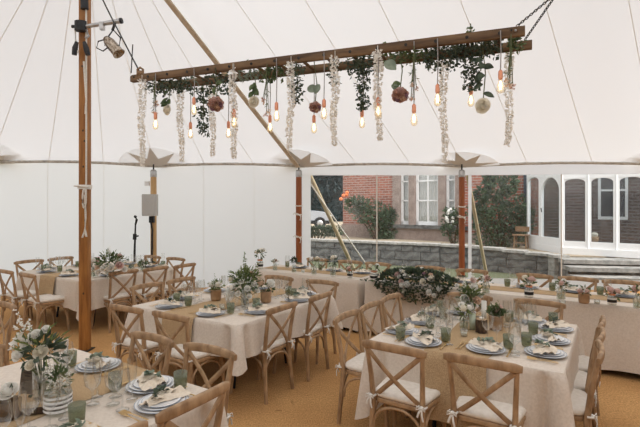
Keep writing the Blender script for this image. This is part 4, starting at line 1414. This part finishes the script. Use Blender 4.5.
jar_flowers(529, 298, 'jar', 'cbw', 'printed jar of cream and blush roses with tall sprig', .15, .034, True, .8, 1.35, tall=.10)
jar_flowers(561, 300, 'jar', 'bw', 'bronze-based jar with blush rose and green tuft', .14, .030, False, 1.0, 1.35)
jar_flowers(584, 303, 'pot', 'bbw', 'small brown pot of blush roses on head table', .12, .034, False, .7, 1.15)
jar_flowers(612, 305.5, 'jar', 'bbb', 'footed jar of peach-blush roses before the stone steps', .125, .034, True, .5, 1.2)
jar_flowers(638, 309, 'jar', 'cb', 'jar of cream roses at steps end of head table', .15, .034, False, .8, 1.3)
def votive(px, py, label, Z=TOP + .009, group='votive candles', mat=M_candle):
    x, y = onz(px, py, Z)
    t = thing('votive_candle', label, 'candle', (x, y, Z), 0, group)
    put('glass_cup', MB().lathe([(0, .002), (.027, .002), (.030, .05), (.0285, .05), (.026, .006), (0, .006)], 14), M_jar, t)
    put('wax', MB().lathe([(0, .028), (.022, .028), (.0225, .008), (0, .008)], 12), mat, t)
    return t
votive(562.5, 305, 'small votive candle before the bronze-based jar')
votive(303, 272.5, 'small votive candle at the plain wall section of head table')
votive(597, 304, 'small votive candle between brown pot and footed jar')

# big garland spilling over the front of the head table
gx, gy = L2W(-2.17, HB0 + .10)
gar = thing('flower_garland', 'large flower and foliage garland spilling over head table front', 'garland', (gx, gy, TOP + .006), -TH)
random.seed(31)
def garland_pt(push=0.0):
    """a point on the mound: on the table top behind, hanging in front of the cloth towards the camera side"""
    u = rnd(-.50, .50) if random.random() < .85 else random.gauss(0, .34)
    u = max(-.70, min(.70, u))
    h = max(.10, 1 - abs(u / .58) ** 2.4)
    a = rnd(-1.0, 2.6)                                   # angle over the mound, 0 = up, positive = over the front
    if a < 1.5:
        return Vector((u, -.02 - .17 * math.sin(a) * (.6 + .4 * h) - push * math.sin(a), .012 + .15 * h * max(0, math.cos(a)) + rnd(0, .02))), Vector((0, -math.sin(a), max(.1, math.cos(a))))
    return Vector((u, -.17 - rnd(.0, .06) - push, .03 - .24 * h * rnd(0, 1))), Vector((0, -1, .1))
for nm, mat, n, l0, w0 in (('foliage', M_dleaf, 1500, .060, .030), ('light_foliage', M_leaf, 420, .055, .026), ('grey_foliage', M_eleaf, 110, .045, .028)):
    mb = MB()
    for k in range(n):
        p, nr_ = garland_pt()
        mb.leaf(p, nr_ + Vector((rnd(-1, 1), rnd(-.7, .3), rnd(-.6, .7))), l0 * rnd(.7, 1.3), w0 * rnd(.7, 1.3))
    f = put(nm, mb, mat, gar); f['kind'] = 'stuff'
put('stem', MB().tube([(-.62, -.03, .015), (0, .0, .06), (.62, -.03, .015)], .012, 6), M_stem, gar)
for k, c in enumerate('wcpwbwwcbmwpcwcwwcbwcpwmwcbwcwbcpwcw'):
    p, nr_ = garland_pt(.03)
    p.x *= .80
    bloom(gar, c, p + nr_ * .02, rnd(.030, .046), nr_ + Vector((rnd(-.4, .4), -.5, .2)))

# ---- arrangement builder for the dining tables
def arrangement(px, py, label, blooms, spikes, green, h=.26, spread=.10, vase='vase', Z=TOP + .0095, lm=M_leaf, gm=60, s=1.0):
    x, y = onz(px, py, Z)
    t = thing('flower_arrangement', label, 'flowers', (x, y, Z), 0, 'table centrepieces', scale=s)
    inst(vase, JAR[vase], t)
    hd = []
    for (c, dx, dy, z, r) in blooms:
        hd.append((dx, dy, z))
    put('stems', stems(MB(), (0, 0, 0), hd + [(a, b, c) for a, b, c, _ in spikes], .003), M_stem, t)
    mb = leaves(MB(), (0, 0, h * .82), (spread, spread, h * .33), green, .06, .028)
    f = put('foliage', mb, lm, t); f['kind'] = 'stuff'
    if gm:
        mb = leaves(MB(), (0, 0, h * .95), (spread * 1.2, spread * 1.2, h * .35), gm, .07, .014, .9)
        f = put('light_foliage', mb, M_yleaf, t); f['kind'] = 'stuff'
    for (c, dx, dy, z, r) in blooms:
        bloom(t, c, (dx, dy, z), r, (dx * 4, -.6 + dy * 3, .55))
    for k, (dx, dy, z, ln) in enumerate(spikes):
        mb = spike_mesh(MB(), (dx, dy, z - ln * .5), (dx * 1.15, dy, z + ln * .5), int(ln * 110), .024)
        put('stock_spike', mb, M_wpetal if k % 3 != 2 else M_yleaf, t)
    return t
random.seed(41)
# bark-candle table
arrangement(470, 318, 'white and peach rose arrangement with tall stock on bark-candle table',
            [('w', -.07, -.05, .19, .040), ('p', .035, -.08, .18, .042), ('w', -.03, -.09, .13, .036), ('w', .03, -.02, .29, .038), ('b', .03, .0, .35, .030), ('c', -.08, .02, .15, .034), ('w', .08, -.03, .22, .030)],
            [(.02, .0, .36, .18), (-.04, .02, .29, .14), (.06, .03, .28, .12)], 90, .22, .085)
jar_flowers(464, 329, 'jar', 'wcw', 'low jar of white blooms before the sage candle', .15, .034, False, 1.2, 1.1, 'table centrepieces', lm=M_yleaf)
jar_flowers(496, 329, 'pot', 'bcb', 'brown pot of ferny greenery with blush blooms, bark-candle table', .14, .024, False, 5.0, 1.25, 'table centrepieces', lm=M_leaf, tall=.06)
votive(464, 336, 'clear votive candle beside the sage pillar candle')
def pillar(px, py, r, h, mat, label, Z=TOP + .0095):
    x, y = onz(px, py, Z)
    t = thing('pillar_candle', label, 'candle', (x, y, Z))
    put('wax', MB().lathe([(0, h - .006), (r * .8, h - .006), (r, h), (r, 0), (0, 0)], 16), mat, t)
    put('wick', MB().tube([(0, 0, h - .008), (.001, 0, h + .012)], .0013, 5), M_ink, t)
    return t
pillar(472.5, 329, .026, .13, M_gcandle, 'sage green pillar candle beside the bark log')
def log_(px, py, r, h, label, Z=TOP + .0095, candle=True):
    x, y = onz(px, py, Z)
    t = thing('bark_log', label, 'log', (x, y, Z))
    n = 22
    rr = [r * (1 + .07 * math.sin(k * 1.9) + .04 * math.sin(k * 4.1)) for k in range(n)]
    ol = [(rr[k] * math.cos(2 * PI * k / n), rr[k] * math.sin(2 * PI * k / n)) for k in range(n)]
    put('bark', MB().prism(ol, 0, h), M_bark, t)
    put('cut_face', MB().prism([(x_ * .9, y_ * .9) for x_, y_ in ol], h, h + .002), M_cut, t)
    if candle:
        put('tealight', MB().lathe([(0, h + .016), (.018, h + .016), (.0195, h + .018), (.0195, h + .002), (0, h + .002)], 12), M_candle, t)
    return t
log_(481.5, 332, .046, .105, 'dark bark-covered log candle holder with tealight')
arrangement_h = None
# white napkin-like candle behind the log
pillar(484, 322, .022, .19, M_candle, 'tall white pillar candle behind the bark log')

# black-legged table
arrangement(245, 306, 'large white arrangement with tall stock on black-legged table',
            [('w', -.09, -.06, .22, .034), ('c', -.14, .0, .28, .034), ('w', .04, -.10, .20, .034), ('w', .10, -.03, .23, .034), ('w', -.02, -.10, .27, .028), ('w', -.12, -.07, .13, .032), ('w', .06, -.10, .12, .030), ('w', -.05, -.12, .15, .032), ('w', .13, .0, .16, .03), ('p', .06, .03, .34, .022)],
            [(.04, .05, .30, .14), (-.08, .04, .30, .14), (.0, .0, .44, .26), (.10, .02, .36, .12), (-.05, .0, .26, .12), (.11, .0, .38, .16)], 150, .30, .12, gm=70, lm=M_leaf)
jar_flowers(216, 300, 'pot', 'wwc', 'brown pot of white blooms with ferny tips, black-legged table', .14, .036, False, 2.2, 1.25, 'table centrepieces', lm=M_yleaf, tall=.10)
jar_flowers(266, 302, 'pot', 'wpw', 'pot of white and peach roses at black-legged table centre', .15, .046, False, 1.4, 1.25, 'table centrepieces', lm=M_leaf)
pillar(228, 304, .024, .17, M_candle, 'white pillar candle on the black-legged table')
votive(222, 309, 'votive candle at the black-legged table pot')

# menu-card table
Zm = TOP + .0095
x, y = onz(40, 404, Zm)
t = thing('log_slice', 'broad flat log slice under the flowers on menu-card table', 'log', (x, y, Zm))
n = 26
ol = [(.15 * (1 + .05 * math.sin(k * 1.7)) * math.cos(2 * PI * k / n), .13 * (1 + .05 * math.sin(k * 2.3)) * math.sin(2 * PI * k / n)) for k in range(n)]
put('bark', MB().prism(ol, 0, .030), M_bark, t)
put('cut_face', MB().prism([(a * .92, b * .92) for a, b in ol], .030, .032), M_cut, t)
ZS = Zm + .0325
arrangement(42, 398, 'tall white stock and cream rose arrangement on the log slice',
            [('c', .03, -.06, .26, .038), ('w', -.09, -.05, .24, .036), ('w', -.02, -.02, .34, .028), ('w', .02, .0, .36, .024), ('w', -.10, .02, .28, .032), ('c', -.01, -.08, .20, .028)],
            [(-.10, -.02, .37, .20), (-.06, .0, .33, .18), (-.13, .02, .27, .14)], 60, .28, .08, Z=ZS, lm=M_dleaf, gm=40)
mx, my = onz(27, 399, Zm)
mc = thing('menu_card', 'folded kraft brown menu card with handwritten lines beside the flowers', 'card', (mx, my, Zm), math.radians(-18))
put('card_front', MB().box((0, 0, 0), (.098, .003, .165), Matrix.Rotation(math.radians(-8), 3, 'X')), M_kraft, mc, loc=(0, .0, .083))
put('card_back', MB().box((0, 0, 0), (.098, .003, .165), Matrix.Rotation(math.radians(12), 3, 'X')), M_kraft, mc, loc=(0, .035, .082))
mb = MB()
for row_, (zz, x0, x1) in enumerate(((.138, -.03, .034), (.122, -.02, .02), (.10, -.034, .034), (.088, -.03, .03), (.076, -.034, .028), (.060, -.03, .034), (.048, -.026, .03))):
    pts = []
    k = 0
    xx = x0
    while xx < x1:
        yy = -.0022 - (zz - .083) * math.tan(math.radians(-8)) * 1.0
        pts.append((xx, -.0024 + (zz - .083) * .1405, zz + (.0022 if row_ > 1 else .004) * math.sin(k * 1.9)))
        xx += .0022; k += 1
    mb.sweep(pts, [(.0004, .0005 if row_ > 1 else .0009)], n=4, smooth=False)
put('handwriting', mb, M_ink, mc)
def ribbed_jar(px, py, label):
    x, y = onz(px, py, Zm)
    t = thing('ribbed_jar', label, 'jar', (x, y, Zm), 0, 'table centrepieces')
    prof = [(0, .003), (.055, .003)]
    for k in range(5):
        z = .006 + k * .021
        prof += [(.060, z), (.064, z + .007), (.064, z + .014), (.060, z + .020)]
    prof += [(.055, .114), (.056, .122), (.053, .122), (.052, .114), (.058, .10), (.058, .012), (0, .008)]
    put('glass', MB().lathe(prof, 20), M_jar, t)
    for z in (.012, .034, .056, .078):
        put('silver_band', MB().lathe([(.0655, z), (.0670, z + .006), (.0655, z + .012)], 20), M_white, t)
    mb = leaves(MB(), (0, 0, .15), (.055, .05, .06), 90, .035, .014, .6)
    f = put('foliage', mb, M_leaf, t); f['kind'] = 'stuff'
    for k in range(7):
        a = k * .9
        mb = spike_mesh(MB(), (.04 * math.cos(a), .04 * math.sin(a), .12), (.06 * math.cos(a), .05 * math.sin(a), .20 + .045 * (k % 3)), 10, .015)
        put('white_blossom', mb, M_wpetal, t)
    return t
random.seed(51)
ribbed_jar(58, 411, 'ribbed glass jar of white blossom on menu-card table')
x, y = onz(46.5, 398, ZS)
t = thing('glass_candle', 'cream pillar candle inside a clear glass cylinder', 'candle', (x, y, ZS))
put('glass_cylinder', MB().lathe([(0, .003), (.030, .003), (.030, .13), (.0285, .13), (.0285, .006), (0, .006)], 16), M_glass, t)
put('wax', MB().lathe([(0, .09), (.022, .09), (.022, .007), (0, .007)], 12), M_cpetal, t)
votive(33, 413, 'dark tealight cup beside the menu card', Zm)
jar_flowers(8, 417, 'bark_pot', 'w', 'single big white bloom on bark beside two empty glasses', .095, .050, False, .12, 1.1, 'table centrepieces', Z=Zm, lm=M_dleaf)
for px, py, nm in ((20, 446, 'champagne_flute'), (2, 450, 'wine_glass')):
    x, y = onz(px, py, TOP + .002)
    tag(inst(nm, TW['flute' if nm == 'champagne_flute' else 'wine'], None, (x, y, TOP + .0095)), 'empty clear %s before the big white bloom' % nm.replace('_', ' '), 'glass')

x, y = onz(61, 372, Zm)
t = thing('glass_cylinder', 'tall clear glass cylinder behind the white blossom jar', 'vase', (x, y, Zm))
put('glass_wall', MB().lathe([(0, .003), (.042, .003), (.042, .20), (.0405, .20), (.0405, .006), (0, .006)], 18), M_glass, t)
put('wax', MB().lathe([(0, .10), (.03, .10), (.03, .007), (0, .007)], 12), M_candle, t)

# microphone-stand table
arrangement(110, 279, 'full white and blush arrangement on the microphone-stand table',
            [('w', .05, -.10, .17, .055), ('b', .16, -.06, .20, .06), ('w', -.04, -.12, .17, .05), ('p', -.14, -.06, .18, .05), ('b', .12, .04, .32, .04), ('c', -.10, .04, .30, .038), ('w', .20, .0, .14, .05), ('w', -.16, -.02, .10, .05)],
            [(-.02, .02, .40, .14)], 150, .30, .17, gm=40, lm=M_leaf)
jar_flowers(94, 277, 'jar', 'wbp', 'small jar of blush roses close behind the king pole', .16, .045, False, 1.2, 1.4, 'table centrepieces')
jar_flowers(143, 271, 'jar', 'w', 'leafy jar at the speaker end of microphone-stand table', .12, .03, False, 2, 1.2, 'table centrepieces')

# =================================================================== HANGING LADDER
LA, LB = Vector((-2.055, 5.0)), Vector((1.635, 3.63))
LZ = 3.206
ld = (LB - LA).normalized(); lp = Vector((-ld.y, ld.x))          # along, and away from the camera
LL = (LB - LA).length
LROT = math.atan2(ld.y, ld.x)
lad = thing('hanging_ladder', 'old wooden ladder hung level from the tent roof', 'ladder', (LA.x, LA.y, LZ), LROT)
LW = .36
put('rail', MB().sweep([(-.03, 0, 0), (0, 0, 0), (LL, 0, 0)], [(.012, .030), (.018, .042), (.018, .042)], n=12, power=6), M_ladder, lad)
put('rail', MB().sweep([(.0, LW, 0), (.04, LW, 0), (LL + .08, LW, 0)], [(.012, .030), (.018, .042), (.018, .042)], n=12, power=6), M_ladder, lad)
nr = 15
for k in range(nr):
    x = .22 + k * .252
    put('rung', MB().tube([(x, -.012, 0), (x, LW / 2, 0), (x, LW + .012, 0)], [.013, .016, .013], 8), M_ladder, lad)
    put('rung_end', MB().tube([(x, -.024, 0), (x, -.012, 0)], .014, 8), M_iron, lad)
for x in (.03, LL - .10):
    put('tie_rod', MB().tube([(x, -.03, .012), (x, LW + .06, .012)], .008, 6), M_iron, lad)
for y in (-.022, LW - .022):
    put('bolt', MB().ball((LL - .07, y, .005), .011, 6, 4), M_steel, lad)
def lw(s, off, z):
    """world point at distance s along the ladder, off metres towards the back rail"""
    p = LA + ld * s + lp * off
    return Vector((p.x, p.y, z))
def chain(name, p, q, label, link=.032, r=.0038, mat=M_iron):
    p, q = Vector(p), Vector(q)
    d = q - p; L_ = d.length; d.normalize()
    t = thing(name, label, 'chain', p)
    s1 = d.cross(Vector((0, .3, 1))).normalized(); s2 = d.cross(s1).normalized()
    n = max(2, int(L_ / (link * .75)))
    for k in range(n):
        c = d * (L_ * (k + .5) / n)
        sd = s1 if k % 2 else s2
        pts = [c + d * (link * .5 * math.cos(a)) + sd * (link * .28 * math.sin(a)) for a in [2 * PI * q_ / 8 for q_ in range(9)]]
        put('link', MB().tube(pts, r, 5, caps=False), mat, t)
    return t
hook = lw(LL + .26, .16, 3.55)
chain('hanging_chain', lw(LL - .06, 0, LZ + .045), hook, 'dark chain from the front rail end up to the hook')
chain('hanging_chain', lw(LL + .02, LW, LZ + .045), hook, 'dark chain from the back rail end up to the hook')
tq = thing('hook_ring', 'dark iron ring joining the two ladder chains', 'ring', hook)
put('ring', MB().tube([(.035 * math.cos(a), 0, .035 * math.sin(a)) for a in [2 * PI * k / 14 for k in range(15)]], .009, 6), M_iron, tq)
put('hanging_rope', MB().tube([(0, 0, .03), (.30, .35, .9), (.45, .7, 1.36)], .012, 6), M_brope, tq)
top1 = Vector((K1.x + .10, K1.y - .18, 4.75))
pl_ = lw(.10, .0, LZ + .055)
r1 = thing('hanging_rope', 'black rope holding the ladder end below the can lamp', 'rope', pl_)
mid = (top1 - pl_)
put('strand', MB().tube([(0, 0, 0), mid * .5 + Vector((0, 0, -.02)), mid], .008, 6), M_brope, r1)
put('shackle', MB().ball((0, 0, .0), (.035, .03, .03), 8, 5).tube([(-.03, 0, -.04), (-.03, 0, .04), (0, 0, .06), (.03, 0, .04), (.03, 0, -.02)], .012, 6), M_plank, r1)
put('fine_chain', MB().tube([(-.10, 0, .0), (-.09, .02, .32)], .006, 5), M_iron, r1)

def ls(px, off=0.0):
    r = (px - CX) / FOC
    A = LA + lp * off
    return (r * A.y - A.x) / (ld.x - r * ld.y)
def lpt(px, off):
    s = ls(px, off)
    p = LA + ld * s + lp * off
    return s, p
# pendant bulbs
BM = {}
BM['holder'] = MB().lathe([(0, .062), (.006, .062), (.010, .056), (.017, .048), (.019, .0), (.0165, -.012), (.0165, -.016), (0, -.016)], 14).mesh('lamp_holder', M_copper)
BM['glass'] = MB().lathe([(.012, -.012), (.016, -.03), (.026, -.062), (.031, -.088), (.028, -.110), (.016, -.125), (.0, -.129)], 14).mesh('bulb_glass', M_bulb)
mb = MB()
for k in range(4):
    a = k * PI / 2
    mb.tube([(.004 * math.cos(a), .004 * math.sin(a), -.03), (.011 * math.cos(a), .011 * math.sin(a), -.062), (.008 * math.cos(a + .7), .008 * math.sin(a + .7), -.10)], .0035, 5)
BM['fil'] = mb.mesh('filament', M_fil)
bulbs = [(155.5, 112, 0), (194, 97, 0), (190.5, 122, 1), (234, 109, 0), (228.5, 121, 1), (276.5, 102, 0), (270, 115, 1), (324, 99, 0), (314, 115, 1), (362, 109, 1), (378, 97, 0), (414, 104, 0),
         (437.5, 84, 0), (471, 86, 1), (500.5, 70, 0)]
ordn = ('first', 'second', 'third', 'fourth', 'fifth', 'sixth', 'seventh', 'eighth', 'ninth', 'tenth', 'eleventh', 'twelfth', 'thirteenth', 'fourteenth', 'fifteenth')
order = sorted(range(15), key=lambda i: bulbs[i][0])
for rank, i in enumerate(order):
    px, py, back = bulbs[i]
    off = LW if back else -.028
    s, p = lpt(px, off)
    ztop = zat(py, p.y)
    t = thing('pendant_bulb', '%s glowing copper-capped bulb along ladder, counted from king pole end' % ordn[rank], 'light bulb', (p.x, p.y, ztop - .06), 0, 'pendant bulbs on the ladder')
    inst('lamp_holder', BM['holder'], t)
    gls = inst('bulb_glass', BM['glass'], t)
    inst('filament', BM['fil'], gls)
    put('cord', MB().tube([(0, 0, .06), (.004, 0, (LZ + .0 - ztop) / 2 + .06), (0, .0, LZ - ztop + .02 + .06)], .0045, 5), M_cord, t)

# ivory strands
random.seed(61)
strands = [(142, 84, 166, 0), (180, 92, 162, 1), (212, 96, 156, 1), (233, 74, 158, 0), (291, 68, 150, 0), (335, 62, 145, 0), (377.5, 55, 140, 0), (443, 58, 163, 1), (509, 42, 146, 1)]
for k, (px, y0, y1, back) in enumerate(strands):
    off = LW + .03 if back else -.035
    s, p = lpt(px, off)
    z1 = LZ - .03
    z0 = zat(y1, p.y)
    t = thing('ivory_strand', '%s ivory blossom strand along ladder, counted from king pole end' % ordn[k], 'flower strand', (p.x, p.y, z1), 0, 'ivory strands hanging from the ladder')
    H = z1 - z0
    mb = MB()
    lean = rnd(-.03, .03)
    for q in range(int(H * 520)):
        u = random.random()
        w = .027 * (1 - .80 * u ** 1.5)
        a = rnd(0, 6.28)
        c = (lean * u * u + .008 * math.sin(u * 9 + k) + w * math.cos(a) * random.random() ** .5, w * math.sin(a) * random.random() ** .5, -H * u)
        mb.leaf(c, Vector((math.cos(a), math.sin(a), rnd(-.8, .4))), rnd(.022, .034), rnd(.020, .030))
    f = put('blossom', mb, M_strand, t); f['kind'] = 'stuff'
    put('thread', MB().tube([(0, 0, .05), (0, 0, -H * .5), (lean, 0, -H)], .003, 5), M_strand, t)

# foliage wound on and hanging from the rails
def hang_green(px0, px1, ytop, ybot, off, n, ln, wd, mat, label, taper=.0, name='ivy_clump'):
    pxm = (px0 + px1) / 2
    s, p = lpt(pxm, off)
    z1, z0 = zat(ytop, p.y), zat(ybot, p.y)
    w = (px1 - px0) / FOC * p.y / 2
    t = thing(name, label, 'foliage', (p.x, p.y, z1), LROT, 'greenery on the ladder')
    mb = MB()
    for k in range(n):
        u = random.random()
        ww = w * (1 - taper * u)
        c = (rnd(-1, 1) * ww, rnd(-1, 1) * min(ww, .16) , -(z1 - z0) * u)
        mb.leaf(c, Vector((rnd(-1, 1), rnd(-1, 1), rnd(-1, .5))), ln * rnd(.7, 1.3), wd * rnd(.7, 1.3))
    f = put('leaves', mb, mat, t); f['kind'] = 'stuff'
    put('stem', MB().tube([(0, 0, .02), (w * .15, 0, -(z1 - z0) * .5), (-w * .1, 0, -(z1 - z0) * .95)], .005, 5).tube([(-w * .9, 0, -.02), (0, .01, 0), (w * .9, 0, -.02)], .005, 5), M_stem, t)
    return t
G = hang_green
G(146, 192, 81, 92, .16, 330, .040, .024, M_dleaf, 'dark leafy clump under the ladder end nearest king pole')
G(176, 206, 78, 88, LW, 130, .040, .024, M_eleaf, 'grey-green clump on the back rail near the second strand')
G(196, 210, 88, 136, .05, 190, .044, .028, M_dleaf, 'dark ivy trail hanging between the second bulb and dried bloom', .3, 'ivy_trail')
G(206, 232, 74, 92, .2, 190, .040, .025, M_dleaf, 'dark clump beneath rungs above the first dried bloom')
G(236, 262, 66, 80, .2, 150, .038, .022, M_eleaf, 'grey-green tangle beneath rungs beside the roof strap')
G(262, 284, 63, 80, .15, 150, .048, .03, M_leaf, 'broad-leaved green clump by the sixth bulb')
G(290, 303, 64, 103, .02, 170, .036, .022, M_dleaf, 'dark trailing ivy beside the fifth ivory strand', .45, 'ivy_trail')
G(327, 340, 58, 84, .25, 110, .036, .022, M_dleaf, 'dark trailing ivy behind the sixth ivory strand', .4, 'ivy_trail')
G(345, 377, 56, 72, .2, 260, .038, .024, M_dleaf, 'dense dark ivy clump beneath the middle rungs')
G(356, 370, 66, 110, .12, 260, .036, .024, M_dleaf, 'long dark ivy trail ending above the tenth bulb', .35, 'ivy_trail')
G(386, 430, 46, 60, .2, 300, .038, .024, M_leaf, 'loose green clump above the third dried bloom')
G(425, 458, 43, 68, .2, 330, .040, .026, M_dleaf, 'dense dark clump beside the eighth ivory strand')
G(455, 500, 38, 55, .2, 420, .038, .026, M_dleaf, 'dense dark clump beneath rungs near the chain end')
G(462, 482, 55, 90, .2, 240, .036, .024, M_dleaf, 'bushy dark trail above the fourteenth bulb', .2, 'ivy_trail')
G(508, 522, 37, 49, .2, 70, .045, .028, M_leaf, 'small green tuft at the chain end of the ladder')
G(468, 473, 26, 32, .0, 14, .03, .018, M_leaf, 'tiny leaf tip standing above the front rail')

# hanging single blooms
def hang_bloom(px, py, kind, rpx, off, label, lv, big=(), mat=M_leaf):
    s, p = lpt(px, off)
    z = zat(py, p.y)
    r = rpx / FOC * p.y
    t = thing('hanging_bloom', label, 'flower', (p.x, p.y, z), LROT, 'blooms hanging head-down from the ladder')
    if kind == 'd':
        random.seed(int(px))
        for k in range(22):
            ph_ = math.acos(1 - 2 * (k + .5) / 22); az = k * 2.39996
            d = Vector((math.sin(ph_) * math.cos(az), math.sin(ph_) * math.sin(az), .85 * math.cos(ph_)))
            bloom(t, 'ddbdpdm'[k % 7], d * r * .66, r * .40 * rnd(.85, 1.15), d + Vector((rnd(-.3, .3), rnd(-.3, .3), rnd(-.3, .3))), 'floret')
    else:
        bloom(t, kind, (0, 0, 0), r, (rnd(-.5, .3), -.9, .0))
    put('stem', MB().tube([(0, 0, r * .4), (.02, 0, (LZ - z) * .5), (-.01, 0, LZ - z)], .005, 5), M_stem, t)
    for k in range(lv):
        u = rnd(.15, .75)
        d = Vector((rnd(-1, 1), rnd(-1, .3), rnd(-.9, .2)))
        put('leaf', MB().bigleaf((0, 0, (LZ - z) * u * .9 + r * .3), d, rnd(.07, .10), rnd(.05, .07), (rnd(-.5, .5), -1, .4), .2, 5), mat, t)
    for dx, dz, ln, wd in big:
        put('leaf', MB().bigleaf((dx, -.02, dz), Vector((.7 if dx < .02 else -.2, -.15, -.55)), ln, wd, (.1, -1, .3), .12, 6), M_eleaf, t)
    return t
random.seed(71)
hang_bloom(168, 110, 'c', 5.5, .06, 'cream rose hanging head-down near the first strand', 7, mat=M_leaf)
hang_bloom(216, 104, 'd', 8.5, -.03, 'dried dusky bloom beside the dark ivy trail', 3)
hang_bloom(254, 102, 'c', 6, .06, 'cream rose hanging head-down beside the roof strap', 6)
hang_bloom(315, 107, 'd', 6.5, .12, 'dried dusky bloom below two round grey leaves', 0, ((-.06, .20, .10, .09), (.05, .21, .10, .07)))
hang_bloom(400, 95, 'd', 9, .0, 'dried dusky bloom hanging below one large oval leaf', 1, ((-.13, .30, .13, .10), (-.07, .09, .09, .055)))
hang_bloom(483, 106, 'c', 8, .1, 'cream rose hanging head-down near the chain end', 8, mat=M_dleaf)
# pink sprays
def spray(px, y0, y1, off, label):
    s, p = lpt(px, off)
    z0 = zat(y1, p.y)
    H = LZ - .02 - z0
    t = thing('pink_spray', label, 'flower', (p.x, p.y, LZ - .02), LROT, 'pink sprays hanging from the ladder')
    mb = MB(); ml = MB()
    for k in range(4):
        dx = rnd(-.05, .05)
        e = (dx, rnd(-.03, .03), -H * rnd(.6, 1.0))
        mb.tube([(0, 0, 0), (dx * .3, 0, e[2] * .5), e], .0035, 5)
        bl_ = MB()
        for q in range(10):
            c = Vector(e) + Vector((rnd(-.014, .014), rnd(-.014, .014), rnd(-.012, .02)))
            bl_.leaf(c, Vector((rnd(-1, 1), rnd(-1, 1), rnd(-1, .5))), .022, .02)
        put('floret', bl_, M_pkpetal if k % 2 else M_ppetal, t)
        for q in range(6):
            u = rnd(.2, .9)
            ml.leaf((dx * u, e[1] * u, e[2] * u), Vector((rnd(-1, 1), rnd(-1, 1), rnd(-1, .3))), .045, .009)
    put('stem', mb, M_stem, t); put('leaves', ml, M_leaf, t)
spray(154, 84, 113, -.03, 'pink spray hanging beside the first bulb')
spray(267, 72, 118, -.03, 'pink spray hanging beside the fifth and sixth bulbs')
spray(414, 62, 106, -.03, 'pink spray hanging above the twelfth bulb')
spray(511, 44, 92, -.03, 'pink spray hanging over the ninth ivory strand')
